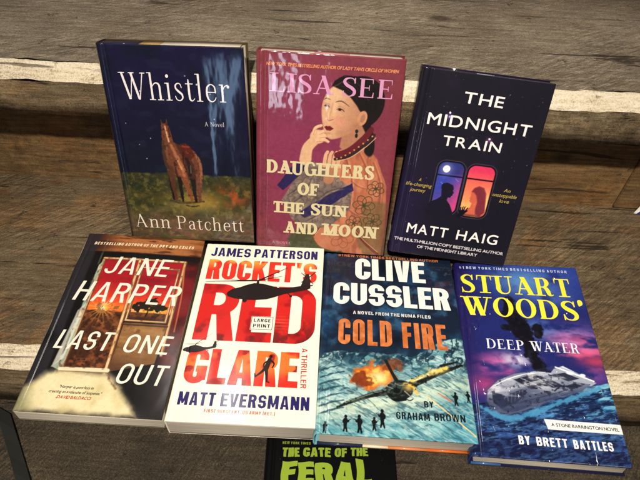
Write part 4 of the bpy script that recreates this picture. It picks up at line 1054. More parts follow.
class Book:
    def __init__(s, name, label, cat, w, h, t, M, art, kind, mat, pages, ybase=0.0, seed=1, amp=.35, group=None):
        s.w, s.h, s.t, s.kind, s.mat, s.yb = w, h, t, kind, mat, ybase
        s.warp = make_warp(kind, w, h, amp, seed)
        s.root = thing(name, label, cat, M, group)
        s.art = art(w, h).finish()
        s.cover(s.art)
        bt = 1.5 if kind == 'hard' else 0.35
        s.bt = bt
        ins = 2.2 if kind == 'hard' else 0.25
        # page block with slightly concave fore edge
        x0, x1, y0, y1 = (4.0 if kind == 'hard' else 1.0), w - ins, ins, h - ins
        s.rounded_block('page_block', x0, x1, y0, y1, bt * .9 - .0, t - bt - (.15 if kind == 'hard' else .62), pages, kind)
        s.back(); s.spine()
    def L(s, x, y, z):
        return np.stack([(x - s.w / 2) / 1000.0, (y - s.yb) / 1000.0, z / 1000.0], -1)
    def cover(s, c):
        X, Y = c.X, c.Y; ny, nx = X.shape
        top = s.L(X, Y, s.t + s.warp(X, Y)).reshape(-1, 3)
        col = srgb(c.C).reshape(-1, 3)
        idx = np.arange(nx * ny).reshape(ny, nx)
        F = np.stack([idx[:-1, :-1], idx[:-1, 1:], idx[1:, 1:], idx[1:, :-1]], -1).reshape(-1, 4)
        # folded edge: ring below
        ring = np.concatenate([idx[0, :-1], idx[:-1, -1], idx[-1, :0:-1], idx[:0:-1, 0]])
        th = 1.5 if s.kind == 'hard' else .35
        low = top[ring].copy(); low[:, 2] -= th / 1000
        n0 = len(top); r2 = n0 + np.arange(len(ring))
        a = ring; b = np.roll(ring, -1); c2 = np.roll(r2, -1)
        F2 = np.stack([r2, c2, b, a], -1)
        V = np.concatenate([top, low]); C = np.concatenate([col, col[ring] * .8])
        me = mesh_np('front_cover', V, np.concatenate([F, F2]), C, smooth=False)
        me.polygons.foreach_set('use_smooth', np.concatenate([np.ones(len(F), bool), np.zeros(len(F2), bool)]))
        s.front = link('front_cover', me, s.root, s.mat)
        if s.kind != 'hard':
            pass
        # inner face of the board
        z = (s.t - th) / 1000
        q = s.L(np.array([0.4, s.w - .4, s.w - .4, 0.4]), np.array([.4, .4, s.h - .4, s.h - .4]), np.full(4, s.t - th - (.3 if s.kind == 'hard' else .55)))
        me2 = mesh_np('cover_lining', q, np.array([[0, 3, 2, 1]]))
        link('cover_lining', me2, s.front, M_pages)
    def rounded_block(s, name, x0, x1, y0, y1, z0, z1, mat, kind):
        n = 9
        V = []; 
        for yy in (y0, y1):
            for i in range(n):
                k = i / (n - 1); z = z0 + (z1 - z0) * k
                bow = (0.9 if kind == 'hard' else 0.15) * math.sin(math.pi * k)
                V.append((x0, yy, z)); V.append((x1 - bow, yy, z))
        V = np.array(V, float)
        F = []
        o = 2 * n
        for i in range(n - 1):
            a = 2 * i
            F += [(a, a + 1, a + 3, a + 2), (o + a, o + a + 2, o + a + 3, o + a + 1), (a + 1, o + a + 1, o + a + 3, a + 3), (a, a + 2, o + a + 2, o + a)]
        F += [(0, o, o + 1, 1), (2 * n - 2, 2 * n - 1, o + 2 * n - 1, o + 2 * n - 2)]
        me = mesh_np(name, s.L(V[:, 0], V[:, 1], V[:, 2]), np.array(F))
        link(name, me, s.root, mat)
    def back(s):
        w, h = s.w, s.h; z0, z1 = 0.0, s.bt
        xs0 = 0.6
        V = np.array([(x, y, z) for z in (z0, z1) for y in (0, h) for x in (xs0, w)], float)
        F = [(0, 2, 3, 1), (4, 5, 7, 6), (0, 1, 5, 4), (2, 6, 7, 3), (1, 3, 7, 5), (0, 4, 6, 2)]
        c0 = srgb(s.art.C[10, 10]); C = np.tile(c0 * .9, (8, 1))
        me = mesh_np('back_cover', s.L(V[:, 0], V[:, 1], V[:, 2]), np.array(F), C)
        s.backo = link('back_cover', me, s.root, s.mat)
    def spine(s):
        n = 10; m = 60; w, h, t = s.w, s.h, s.t
        bul = 2.4 if s.kind == 'hard' else 0.25
        e0 = 0.2
        top_z = t + float(s.warp(np.array(0.0), np.array(h / 2))) - .1
        A = []; C = []
        colr = srgb(s.art.C)
        for j in range(m):
            y = h * j / (m - 1); iy = min(int(j / (m - 1) * (s.art.C.shape[0] - 1)), s.art.C.shape[0] - 1)
            for i in range(n):
                a = math.pi * i / (n - 1)
                A.append((e0 - bul * math.sin(a) ** .8, y, top_z * (1 + math.cos(a)) / 2)); C.append(colr[iy, 2])
        A = np.array(A)
        F = []
        for j in range(m - 1):
            for i in range(n - 1):
                a = j * n + i; F.append((a, a + n, a + n + 1, a + 1))
        # thickness: caps closed with inner sheet
        B = A.copy(); B[:, 0] += 1.2
        off = len(A)
        G = [(f[3] + off, f[2] + off, f[1] + off, f[0] + off) for f in F]
        R = []
        for i in range(n - 1):
            R.append((i, i + 1, off + i + 1, off + i)); k = (m - 1) * n + i; R.append((k + 1, k, off + k, off + k + 1))
        V = np.concatenate([A, B])
        me = mesh_np('spine', s.L(V[:, 0], V[:, 1], V[:, 2]), np.array(F + G + R), np.array(C + C), smooth=False)
        s.spineo = link('spine', me, s.root, s.mat)
    def text(s, part, items, col, mat=None, dz=.14, label=None):
        """items: list of dict(text,x,y,L,cap,...) merged into one printed line"""
        T = [cond_tris(**i) if 't' in i else text_tris(**i) for i in items]
        s.tris(part, np.concatenate(T, 0), col, mat, dz, label)
    def tris(s, part, t, col, mat=None, dz=.14, label=None):
        P = t.reshape(-1, 2); x, y = P[:, 0], P[:, 1]
        V = s.L(x, y, s.t + s.warp(x, y) + dz)
        if callable(col): C = srgb(col(x, y))
        else: C = np.tile(srgb(col), (len(P), 1))
        n = len(P) // 3
        F = np.arange(n * 3).reshape(-1, 3)
        # keep all faces pointing up
        a, b, c = P[F[:, 0]], P[F[:, 1]], P[F[:, 2]]
        cr = (b[:, 0] - a[:, 0]) * (c[:, 1] - a[:, 1]) - (b[:, 1] - a[:, 1]) * (c[:, 0] - a[:, 0])
        F[cr < 0] = F[cr < 0][:, ::-1]
        F = F[np.abs(cr) > 1e-9]
        me = mesh_np(part, V, F, C, smooth=False)
        return link(part, me, s.front, mat or s.mat, label)
    def shape(s, part, sdf, box, col, dz=.2, cell=.3, label=None):
        x0, y0, x1, y1 = box
        X, Y = np.meshgrid(np.arange(x0, x1, cell), np.arange(y0, y1, cell))
        t = tri_mesh(sdf(X, Y) + 1e-5, X, Y)
        return s.tris(part, t, col, None, dz, label)
    def strip(s, name, x0, x1, y0, y1, z0, z1, col, mat=None, parent=None):
        V = np.array([(x, y, z) for z in (z0, z1) for y in (y0, y1) for x in (x0, x1)], float)
        F = [(0, 2, 3, 1), (4, 5, 7, 6), (0, 1, 5, 4), (2, 6, 7, 3), (1, 3, 7, 5), (0, 4, 6, 2)]
        me = mesh_np(name, s.L(V[:, 0], V[:, 1], V[:, 2]), np.array(F), np.tile(srgb(col), (8, 1)))
        return link(name, me, parent or s.backo, mat or M_card)

def pose_up(x, y, z, ps, ln, g, t):
    return Matrix.Translation((x, y, z)) @ rotm('z', ps) @ rotm('x', math.pi / 2 - ln) @ rotm('z', g) @ Matrix.Translation((0, 0, -t / 1000))
def pose_low(x, y, z, r, rx, ry, t):
    return Matrix.Translation((x, y, z)) @ rotm('z', r) @ rotm('x', rx) @ rotm('y', ry) @ Matrix.Translation((0, 0, -t / 1000))
D = lambda text, x, y, L, cap, **k: dict(text=text, x=x, y=y, L=L, cap=cap, **k)
UP = 'novels standing in the back row'
LO = 'novels lying in the front row'

# --- night sky horse hardcover
t = 26
b = Book('hardcover_book', 'dark navy hardcover with a chestnut horse under a night sky, left in the back row', 'book',
         157.1, 235.7, t, pose_up(-.1554, .1445, .0269, -.0606, .2732, .0499, t), art_horse, 'hard', M_film_a, M_pages, 0, 3)
b.text('title_lettering', [D('Whistler', 19.8, 177.6, 119.6, 29.4, style='serif', T=.085, H=.034, track=.03)], (216, 212, 214))
b.text('author_lettering', [D('Ann', 7.7, 15.5, 45, 18.2, style='serif', T=.085, H=.034, track=.03), D('Patchett', 61, 15.3, 84, 18.2, style='serif', T=.085, H=.034, track=.02)], (206, 200, 184))
b.text('subtitle_lettering', [D('A Novel', 108.5, 149.8, 22, 5.0, style='serif', T=.11, H=.06)], (168, 170, 186))
b.strip('jacket_flap', 2, 45, 235.7 - 2.3, 235.7 - .3, 4, t - 2, (34, 38, 66)); b.strip('jacket_flap', 45.1, 68, 235.7 - 2.28, 235.7 - .3, 4, t - 2, (176, 140, 92))
b.strip('head_edge', 68.2, 152, 235.7 - 2.26, 235.7 - .3, 3, t - 1.8, (222, 208, 186), M_pages, b.root)

# --- woman portrait hardcover
t = 25
b = Book('hardcover_book', 'mauve hardcover showing a black haired woman in an orange robe, middle of the back row', 'book',
         157.9, 235.1, t, pose_up(.0054, .1338, .0292, -.0449, .3402, .0086, t), art_lady, 'hard', M_film_b, M_pages3, 0, 8)
PK = (196, 138, 178)
b.text('author_lettering', [D('LISA', 14.3, 193.2, 67.8, 20, style='serif', T=.15, H=.05), D('SEE', 91.9, 192.9, 56.5, 20, style='serif', T=.15, H=.05)], PK)
kw = dict(style='serif', T=.235, H=.12, bold=.012)
b.text('title_lettering', [D('DAUGHTERS', 11, 99.4, 124.9, 15.6, **kw), D('OF', 47.9, 74.3, 26, 14.8, **kw), D('THE', 19.5, 49.2, 38.5, 14.2, **kw), D('SUN', 65, 49.4, 43, 14.2, **kw),
                           D('AND', 34.2, 22.6, 40.5, 15.2, **kw), D('MOON', 81, 23.4, 66, 15.2, **kw)], (196, 186, 146))
b.text('tagline_lettering', [D("NEW YORK TIMES BESTSELLING AUTHOR OF LADY TAN'S CIRCLE OF WOMEN", 9.7, 220.5, 140.8, 3.5, shear=.2, bold=.035)], (206, 132, 84))
b.text('subtitle_lettering', [D('A NOVEL', 18.9, 6.6, 23.8, 3.3, style='serif', T=.16, H=.09)], (176, 104, 128))
b.strip('jacket_flap', 60, 98, 235.1 - 2.3, 235.1 - .2, 3, t - 2, (214, 150, 150)); b.strip('head_edge', 3, 153, 235.1 - 2.28, 235.1 - .4, 3, t - 1.8, (236, 206, 190), M_pages3, b.root)

# --- train window hardcover
t = 22
b = Book('hardcover_book', 'near black hardcover with a silhouetted couple in glowing train windows', 'book',
         142.4, 221.2, t, pose_up(.1620, .1278, .0330, -.0551, .3815, -.0477, t), art_train, 'hard', M_film_c, M_board, 0, 5)
WT = (226, 222, 222)
b.text('title_lettering', [D('THE', 49, 189.4, 43.7, 12, bold=.016, track=.10, ang=math.radians(-1)), D('MIDNIGHT', 14.7, 161.7, 115.3, 12.8, bold=.016, track=.14), D('TRAIN', 36.3, 140.0, 66.0, 11.6, bold=.016, track=.12, ang=math.radians(-.5))], WT)
for dx, dy in ((37.8, 177.0), (87.0, 153.6)): b.shape('title_dot', lambda X, Y: sd_ell(X, Y, dx, dy, 1.1, 1.1), (dx - 3, dy - 3, dx + 3, dy + 3), (240, 226, 250))
b.text('author_lettering', [D('MATT', 16, 28.6, 49.5, 12.6, bold=.016, track=.08, ang=math.radians(-.8)), D('HAIG', 76.5, 27.8, 50, 12.6, bold=.016, track=.12, ang=math.radians(-.8))], WT)
b.text('tagline_lettering', [D('THE MULTI-MILLION COPY BESTSELLING AUTHOR', 3.1, 17.2, 134.4, 3.9, bold=.04, ang=math.radians(-1)), D('OF THE MIDNIGHT LIBRARY', 32.4, 9.8, 74.6, 3.9, bold=.04, ang=math.radians(-1))], (186, 182, 190))
YE = (164, 144, 72); kw = dict(shear=.2, bold=.01)
b.text('blurb_lettering', [D('A', 18.4, 94.8, 3, 3.8, **kw), D('life-changing', 4.5, 88.4, 30, 4.2, **kw), D('journey', 10.5, 81.8, 17.7, 4.2, **kw), D('An', 118, 95, 7.4, 4, **kw), D('unstoppable', 106.3, 88.4, 28, 4.2, **kw), D('love', 116, 81.6, 11, 4.2, **kw)], YE)
b.strip('jacket_flap', 57, 76, 221.2 - 2.0, 221.2 + .15, t - 2.6, t - .3, (150, 152, 166), None, b.front); 
# sticker on the spine
V = np.array([(-2.5, 12, 8), (-2.5, 32, 8), (-2.2, 32, 17), (-2.2, 12, 17)], float)
link('spine_sticker', mesh_np('spine_sticker', b.L(V[:, 0] - .35, V[:, 1], V[:, 2]), np.array([[0, 3, 2, 1]])), b.spineo, M_sticker)

# --- window paperback
t = 19
b = Book('paperback_book', 'paperback with a red sunset seen through an open wooden window', 'book',
         145.8, 235.1, t, pose_low(-.2138, .0277, .0244, -.0069, .0274, .0186, t), art_window, 'paper', M_card, M_pages, 235.1 / 2, 2, .5)
WT = (222, 216, 204); kw = dict(t=.135, b=.115, gap=.17, shear=.17)
b.text('author_lettering', [D('JANE', 35.2, 174.2, 75, 26, **kw), D('HARPER', 12.8, 133.8, 117, 27.6, **kw)], WT)
b.text('title_lettering', [D('LAST', 13.6, 71.4, 57, 23, **kw), D('ONE', 86, 71.2, 48, 22.6, **kw), D('OUT', 88.5, 35.4, 49, 23.0, **kw)], WT)
b.text('tagline_lettering', [D('BESTSELLING AUTHOR OF THE DRY AND EXILES', 12, 217.6, 122, 4.4, shear=.2, t=.2, b=.17, gap=.24, ang=math.radians(1))], (226, 208, 178))
b.text('blurb_lettering', [D('"Harper is peerless in', 35.9, 27, 34.5, 3.1, shear=.2, bold=.02), D('creating an avalanche of suspense."', 27.5, 21.6, 52.4, 3.1, shear=.2, bold=.02)], (60, 52, 40))
b.text('quote_source_lettering', [D('-DAVID BALDACCI', 36, 15.8, 34.8, 3.3, shear=.2, bold=.03)], (176, 40, 36))

# --- white thriller paperback
t = 27
b = Book('paperback_book', 'thick white large print paperback with giant red lettering and black helicopters', 'book',
         145.6, 231.3, t, pose_low(-.0635, .0204, .0303, -.0107, .0096, -.0207, t), art_white, 'paper', M_card, M_pages2, 231.3 / 2, 6, .4)
NV = (34, 30, 92); kw = dict(t=.21, b=.17, gap=.11)
b.text('author_lettering', [D('JAMES', 7.5, 211.2, 48.5, 14, **kw), D('PATTERSON', 60.5, 211.9, 77.5, 13.6, **kw)], NV)
b.text('title_lettering', [D("ROCKET'S", 7.5, 175.4, 131.0, 30.5, t=.225, b=.17, gap=.06)], rocket_col)
b.text('title_lettering', [D('RED', 8.2, 92.0, 131.5, 76.5, t=.205, b=.165, gap=.03)], red_col)
b.text('title_lettering', [D('GLARE', 8.3, 40.6, 117.0, 41, t=.235, b=.18, gap=.05)], glare_col)
b.text('subtitle_lettering', [D('A THRILLER', 127.2, 87.0, 46.5, 6.0, ang=math.radians(-88.5), t=.2, b=.16, gap=.18)], (196, 52, 44))
b.text('author_lettering', [D('MATT', 8.5, 17.2, 37, 14.2, **kw), D('EVERSMANN', 51, 17.2, 87.6, 14.2, **kw)], NV)
b.text('tagline_lettering', [D('FIRST SERGEANT, US ARMY (RET.)', 36.5, 10.5, 69.4, 3.4, t=.2, b=.16, gap=.24)], (204, 66, 56))
bx = lambda X, Y, x0, y0, x1, y1: np.maximum(np.abs(X - (x0 + x1) / 2) - (x1 - x0) / 2, np.abs(Y - (y0 + y1) / 2) - (y1 - y0) / 2)
b.shape('print_badge', lambda X, Y: bx(X, Y, 68.8, 107.5, 93.4, 125.5), (66, 104, 98, 129), (236, 230, 214), dz=.3)
b.shape('badge_outline', lambda X, Y: np.abs(bx(X, Y, 69.4, 108.1, 92.8, 124.9)) - .28, (66, 104, 98, 129), (60, 56, 60), dz=.45, cell=.2)
b.text('badge_lettering', [D('LARGE', 71.8, 118.0, 18.6, 4.4, t=.24, b=.19, gap=.22), D('PRINT', 71.8, 110.8, 18.6, 4.4, t=.24, b=.19, gap=.22)], (40, 36, 46), dz=.45)
def heli(ox, oy, s, rl, rr, mast, fin):
    def f(X, Y):
        x = (X - ox) / s; y = (Y - oy) / s
        d = sd_poly(x, y, [(0, 1.5), (3, 5.5), (9, 9.5), (16, 12), (24, 13.5), (36, 14), (48, 14.5), (70, 17.5), (86, 20), (97, 22), (96, 24.5), (88, 24.5), (72, 23.5), (56, 23.5), (48, 24), (40, 26), (30, 25.5), (22, 22), (15, 18.5), (8, 13), (2, 6)])
        d = sd_poly(x, y, [(0, 0), (2, -3), (10, -5.5), (22, -6.5), (34, -6.5), (46, -5), (54, -2), (66, 3.5), (92, 11), (96, 13.5), (95, 16), (88, 17), (70, 13), (58, 12.5), (50, 15), (40, 17.5), (30, 18), (22, 15), (14, 11), (6, 8), (1, 3.5)])
        d = np.minimum(d, sd_poly(x, y, [(84, 14), (89, 34), (93, 35), (95, 26), (96, 13)]))       # fin
        d = np.minimum(d, sd_brush(x, y, [(84, 36, .8), (92, 28, 1.4), (99, 20, .8)], 1, False)); d = np.minimum(d, sd_brush(x, y, [(85, 22, .8), (92, 28, 1.4), (100, 37, .8)], 1, False))
        d = np.minimum(d, sd_poly(x, y, [(78, 11.5), (98, 17), (99, 19), (80, 14.5)]))
        d = np.minimum(d, sd_brush(x, y, [(34, 16, 3.4), (34, 21.6, 2.4)], 1, False))
        d = np.minimum(d, sd_brush(x, y, [(rl[0], rl[1], .5), (34, 21.8, 2.0), (rr[0], rr[1], .5)], 1, False))
        d = np.minimum(d, sd_brush(x, y, [(2, 21, .4), (34, 22, 1.6), (62, 30, .4)], 1, False))
        d = np.minimum(d, sd_ell(x, y, 22, -7.4, 2.5, 2.8)); d = np.minimum(d, sd_brush(x, y, [(24, -4, 1.6), (22, -8, 1.4)], 1, False))
        d = np.minimum(d, sd_ell(x, y, 74, 1, 1.6, 1.6)); d = np.minimum(d, sd_brush(x, y, [(70, 5, 1.2), (74, 1, 1)], 1, False))
        return d * s
    return f
b.shape('helicopter_print', heli(36, 154, 1.0, (-27, 17), (67, 43), 0, 0), (2, 138, 142, 200), (30, 22, 22), dz=.6)
b.shape('helicopter_print', heli(1.5, 78.5, .36, (2, 20), (78, 62), 0, 0), (1, 72, 46, 106), (26, 20, 22), dz=.6, cell=.2)
def runner(X, Y):
    d = sd_ell(X, Y, 95.5, 75, 1.7, 2.1)
    for p in ([(94.5, 71.5, 4), (92.5, 63, 5), (92, 60, 4)], [(92, 61, 3.6), (93, 54, 3), (94, 46, 1.8)], [(91, 61, 3.6), (87, 56, 2.6), (81.5, 51, 1.6)], [(95, 71, 2), (99.5, 67, 1.6), (98, 62, 1.2)], [(93, 70, 2), (89, 66, 1.6), (90, 61, 1.2)], [(81.5, 51, 1.4), (81, 54.5, 1.2)], [(94, 46, 1.4), (96.5, 45.2, 1.2)]):
        d = np.minimum(d, sd_brush(X, Y, p, 4))
    return d
b.shape('runner_print', runner, (76, 42, 104, 80), (34, 20, 20), dz=.6, cell=.25)

# --- snow and fire hardcover
t = 26
b = Book('hardcover_book', 'blue hardcover with orange title above a burning plane on a snow slope', 'book',
         155.6, 233.7, t, pose_low(.0884, .0148, .0289, -.0180, -.0083, .0022, t), art_snow, 'hard', M_film_c, M_pages2, 233.7 / 2, 9)
kw = dict(t=.235, b=.17, gap=.06)
b.text('author_lettering', [D('CLIVE', 37.1, 194, 84.9, 33.6, **kw), D('CUSSLER', 11.8, 155.6, 135.7, 31.8, **kw)], (232, 230, 226))
b.text('subtitle_lettering', [D('A NOVEL FROM THE NUMA FILES', 34.9, 142.4, 88.1, 4.4, t=.2, b=.17, gap=.22)], (214, 214, 214))
b.text('title_lettering', [D('COLD', 18.9, 101.6, 58.8, 33.6, t=.165, b=.145, gap=.09), D('FIRE', 89.3, 101.4, 48.8, 33.6, t=.165, b=.15, gap=.085)], lambda x, y: np.array((196, 112, 60)) + ((fbm(x, y, 6, 3, 4) - .5) * 70)[..., None])
b.text('tagline_lettering', [D('#1 NEW YORK TIMES BESTSELLING AUTHOR', 16, 229.0, 124, 3.7, t=.2, b=.17, gap=.24)], (196, 116, 60))
b.text('author_lettering', [D('BY', 106.6, 33.6, 9.4, 6.8, t=.2, b=.15, gap=.14), D('GRAHAM', 78, 19.6, 33, 7.6, t=.2, b=.15, gap=.14), D('BROWN', 115.5, 20.4, 30.5, 7.6, t=.2, b=.15, gap=.14)], (18, 26, 34))
for x0, x1, col in ((2, 47, (30, 38, 66)), (47.1, 72, (214, 198, 172)), (72.1, 110, (196, 122, 76)), (110.1, 150, (190, 96, 40))):
    b.strip('jacket_flap', x0, x1, -.12, 2.15, -.0, 3.6, col)

# --- yacht and smoke hardcover
t = 21.5
b = Book('hardcover_book', 'indigo hardcover with a smoking white yacht and large yellow lettering', 'book',
         146.6, 243.7, t, pose_low(.2401, .0062, .0264, -.0649, .0131, -.0789, t), art_sea, 'hard', M_film_d, M_pages2, 243.7 / 2, 4)
kw = dict(style='serif', T=.19, H=.055)
b.text('author_lettering', [D('STUART', 5.0, 197.4, 128.7, 27.2, **kw), D("WOODS'", 6.2, 164.2, 136, 27, **kw)], (238, 226, 60))
b.text('title_lettering', [D('DEEP', 26.5, 120.6, 41, 12.4, style='serif', T=.15, H=.045), D('WATER', 74.5, 120.6, 51, 12.4, style='serif', T=.15, H=.045)], (226, 228, 238))
b.text('tagline_lettering', [D('#1 NEW YORK TIMES BESTSELLING AUTHOR', 5.4, 234.0, 129, 4.0, t=.2, b=.18, gap=.4)], (186, 196, 226))
b.text('series_lettering', [D('A STONE BARRINGTON NOVEL', 79.6, 35.2, 64, 3.5, bold=.03, ang=math.radians(-.6))], (58, 58, 66))
b.text('author_lettering', [D('BY', 45.8, 14.6, 10.8, 8.8, t=.2, b=.16, gap=.14), D('BRETT', 62.5, 14.4, 29, 8.8, t=.2, b=.16, gap=.14), D('BATTLES', 97, 14.2, 36.5, 8.8, t=.2, b=.16, gap=.14)], (230, 230, 236))
b.strip('jacket_flap', 1.5, 30, -.12, 2.15, -.0, 3.6, (52, 84, 130))

# --- black book with green lettering on the lowest step
t = 30
Mf = Matrix.Translation((-.0475 + .0775, -.02, -.12)) @ rotm('z', .02) @ Matrix.Translation((0, -.1175, 0)) @ Matrix.Translation((0, 0, -t / 1000))
b = Book('hardcover_book', 'black book with chunky green lettering on the lowest step, mostly hidden by the books above', 'book', 155, 235, t, Mf, art_black, 'hard', M_card, M_pages, 235 / 2, 7)
G = dict(t=.3, b=.22, gap=.07, wob=.02)
b.text('title_lettering', [D('THE', 18.9, 191.4, 20.5, 11, **G), D('GATE', 44, 192.2, 33, 11, **G), D('OF', 82, 192.8, 14.5, 10.6, **G), D('THE', 101, 194.2, 21, 10.2, **G)], (132, 158, 50))
b.text('title_lettering', [D('FERAL', 19, 160.5, 106, 25, t=.36, b=.24, gap=.06, wob=.03, scales=(1.02, 1.0, .97, 1.05, 1.2))], (138, 164, 52))
b.text('tagline_lettering', [D('NEW YORK TIMES', 18.5, 206.6, 34, 3.2, t=.22, b=.18, gap=.2)], (120, 140, 50))

# ------------------------------------------------------------------ wooden steps
def wood_profile(name, prof, mats, x0, x1, slope, parent, seed, jit=.0012, nseg=600, skip=(), label=None):
    """extrude a (y,z) profile along x with slightly irregular edges. mats: material index per profile segment"""
    xs = np.linspace(x0, x1, nseg); P = np.array(prof, float); m = len(P)
    V = np.zeros((nseg, m, 3))
    for j in range(m):
        jy = (fbm(xs, xs * 0 + j * 3.3, .02, seed + j, 4) - .5) * 2 * jit; jz = (fbm(xs, xs * 0 + j * 7.1, .03, seed + 20 + j, 4) - .5) * 2 * jit
        if j in skip: jy = jy * .1; jz = jz * 0
        V[:, j, 0] = xs; V[:, j, 1] = P[j, 0] + slope * xs + jy; V[:, j, 2] = P[j, 1] + jz
    idx = np.arange(nseg * m).reshape(nseg, m); F = []; MI = []
    for j in range(m - 1):
        a = idx[:-1, j]; b = idx[1:, j]; c = idx[1:, j + 1]; d = idx[:-1, j + 1]
        F.append(np.stack([a, b, c, d], -1)); MI.append(np.full(nseg - 1, mats[j]))
    me = mesh_np(name, V.reshape(-1, 3), np.concatenate(F), matidx=np.concatenate(MI))
    return me

W_top = wood_mat('rough grey brown planks', (52, 46, 38), (122, 112, 96), (188, 176, 156), (1.0, .92, .80), 28, .45, 1.3, .6, .0020, .70, .5, 420.0, .30)
W_tread = wood_mat('rough warm brown planks', (40, 33, 24), (97, 82, 61), (158, 139, 109), (1.25, .94, .66), 36, .5, 7.7, .5, .0020, .62, .9, 460.0, .32)
W_low = wood_mat('rough dark planks', (26, 22, 17), (58, 50, 39), (106, 94, 76), (1.0, .92, .8), 60, .4, 21.0, .7, .0016, 1.1, .3, 400.0, .25)
W_face = wood_mat('aged beam face', (40, 32, 23), (110, 94, 70), (166, 148, 116), (1.1, .9, .7), 8, .4, 4.4, .6, .0018, .7, .6, 420.0, .42)
W_riser = wood_mat('brown riser board', (44, 32, 19), (104, 81, 52), (150, 122, 82), (1.2, .93, .66), 6, .3, 13.0, .65, .001, .5, .7, 420.0, .45)
W_pale = wood_mat('pale worn edge', (134, 118, 90), (226, 214, 188), (246, 240, 224), (.86, .80, .70), 6, .5, 2.2, .75, .0022, 1.1, .5, 420.0, .35)
M_dark = plain_mat('dark void paint', (14, 11, 8), .8)

def step(label, yF, H, slope, c, ft, yj, zb, depth, wt, wf, wr, seed):
    r = thing('wooden_step', label, 'step', Matrix.Translation((0, yF, zb)), 'rough wooden display steps')
    I = Matrix.Translation((0, -yF, -zb))
    def part(name, prof, mats, **k):
        me = wood_profile(name, prof, [0] * 20, -2.2, 2.2, slope, r, **k)
        me.transform(I); return link(name, me, r, mats)
    # tread slightly overlapping the pale chamfer
    part('tread', [(yF + depth, H), (yF + depth * .66, H), (yF + depth * .33, H), (yF, H)], wt, seed=seed, jit=.0022, skip=(0, 1, 2))
    part('worn_edge', [(yF, H), (yF - c * .33, H - c * .3), (yF - c * .68, H - c * .66), (yF - c, H - c)], W_pale, seed=seed, jit=.0022, skip=())
    part('beam_face', [(yF - c, H - c), (yF - c, H - c - ft * .5), (yF - c + .0006, H - c - ft), (yj, H - c - ft)], wf, seed=seed + 3, jit=.0013, skip=())
    part('riser', [(yj, H - c - ft + .01), (yj, zb + (H - zb) * .5), (yj, zb - .004)], wr, seed=seed + 9, jit=.0008)
    return r
step('upper wooden step behind the back row, its pale worn edge high in the picture', .2315, .2149, -.0073, .0165, .0440, .2800, 0.0, .30, W_top, W_face, W_riser, 11)
step('middle wooden step on which the front row of novels lies', 0.0, 0.0, .0048, .0196, .0772, .05, -.15, .285, W_tread, W_face, W_riser, 31)
step('lowest wooden step under the black book with green lettering', -.42, -.15, 0.0, .0196, .05, -.37, -.76, .475, W_low, W_face, W_riser, 51)
# riser rising behind the top tread
me = wood_profile('r', [(.53, .44), (.53, .32), (.53, .21)], [0] * 3, -2.2, 2.2, -.0073, None, 71); 
bb = link('riser_board', me, None, W_riser); bb['label'] = 'dark riser board closing the back of the top step'; bb['category'] = 'board'
fl = bpy.data.meshes.new('floor'); fl.from_pydata([(-4, -4, -.762), (4, -4, -.762), (4, 4, -.762), (-4, 4, -.762)], [], [(0, 1, 2, 3)]); fo = link('floor', fl, None, W_low); fo['kind'] = 'structure'

# board seam on the riser at the right: a second wider board set a little proud
def box_mesh(name, x0, x1, y0, y1, z0, z1, mat, parent=None, bev=.001):
    import bmesh
    bm = bmesh.new(); bmesh.ops.create_cube(bm, size=1)
    for v in bm.verts: v.co = Vector(((x0 + x1) / 2 + v.co.x * (x1 - x0), (y0 + y1) / 2 + v.co.y * (y1 - y0), (z0 + z1) / 2 + v.co.z * (z1 - z0)))
    bmesh.ops.bevel(bm, geom=bm.edges[:], offset=bev, segments=2, affect='EDGES')
    me = bpy.data.meshes.new(name); bm.to_mesh(me); bm.free()
    return link(name, me, parent, mat)

up_step = [o for o in S.objects if o.name.startswith('wooden_step') and 'upper' in o.get('label', '')][0]
rb = box_mesh('riser_board', .432, .95, .2725, .2785, .002, .150, W_riser); rb.parent = up_step; rb.matrix_parent_inverse = Matrix.Translation((0, -.2315, 0))
# small things at the frame edges
me = mesh_np('c', np.array([(.4600, .2640, .0008), (.5060, .2560, .0008), (.5060, .2700, .034), (.4740, .2745, .020), (.4600, .2652, .0008), (.5060, .2572, .0008), (.5060, .2712, .034), (.4740, .2757, .020)]), np.array([[0, 1, 2, 3], [4, 7, 6, 5], [0, 3, 7, 4], [1, 5, 6, 2]]))
card = link('price_card', me, None, M_sticker); card['label'] = 'small white and blue card leaning at the foot of the riser at the right edge'; card['category'] = 'card'
me = mesh_np('c', np.array([(.4625, .2627, .0010), (.5060, .2549, .0010), (.5060, .2600, .0140), (.4740, .2655, .0120)]), np.array([[0, 1, 2, 3]]))
link('blue_band', me, card, plain_mat('blue ink', (24, 44, 110), .4))

def lump(name, pts, mat, label, cat):
    me = bpy.data.meshes.new(name); me.from_pydata([tuple(p) for p in pts[0]], [], pts[1]); o = link(name, me, None, mat)
    o['label'] = label; o['category'] = cat
    md = o.modifiers.new('s', 'SUBSURF'); md.levels = md.render_levels = 3
    return o
M_blk = plain_mat('black fabric', (12, 14, 12), .8, .3, 200)
z = -.1485
lump('black_pouch', ([(.440, .050, z), (.47, .028, z), (.56, .030, z), (.56, .10, z), (.47, .095, z), (.447, .054, z + .006), (.475, .040, z + .022), (.56, .045, z + .04), (.56, .085, z + .04), (.475, .075, z + .026)],
     [(0, 1, 6, 5), (1, 2, 7, 6), (2, 3, 8, 7), (3, 4, 9, 8), (4, 0, 5, 9), (5, 6, 9), (6, 7, 8, 9), (0, 4, 3, 2, 1)]), M_blk, 'tip of a black fabric pouch on the lowest step at the right edge', 'pouch')
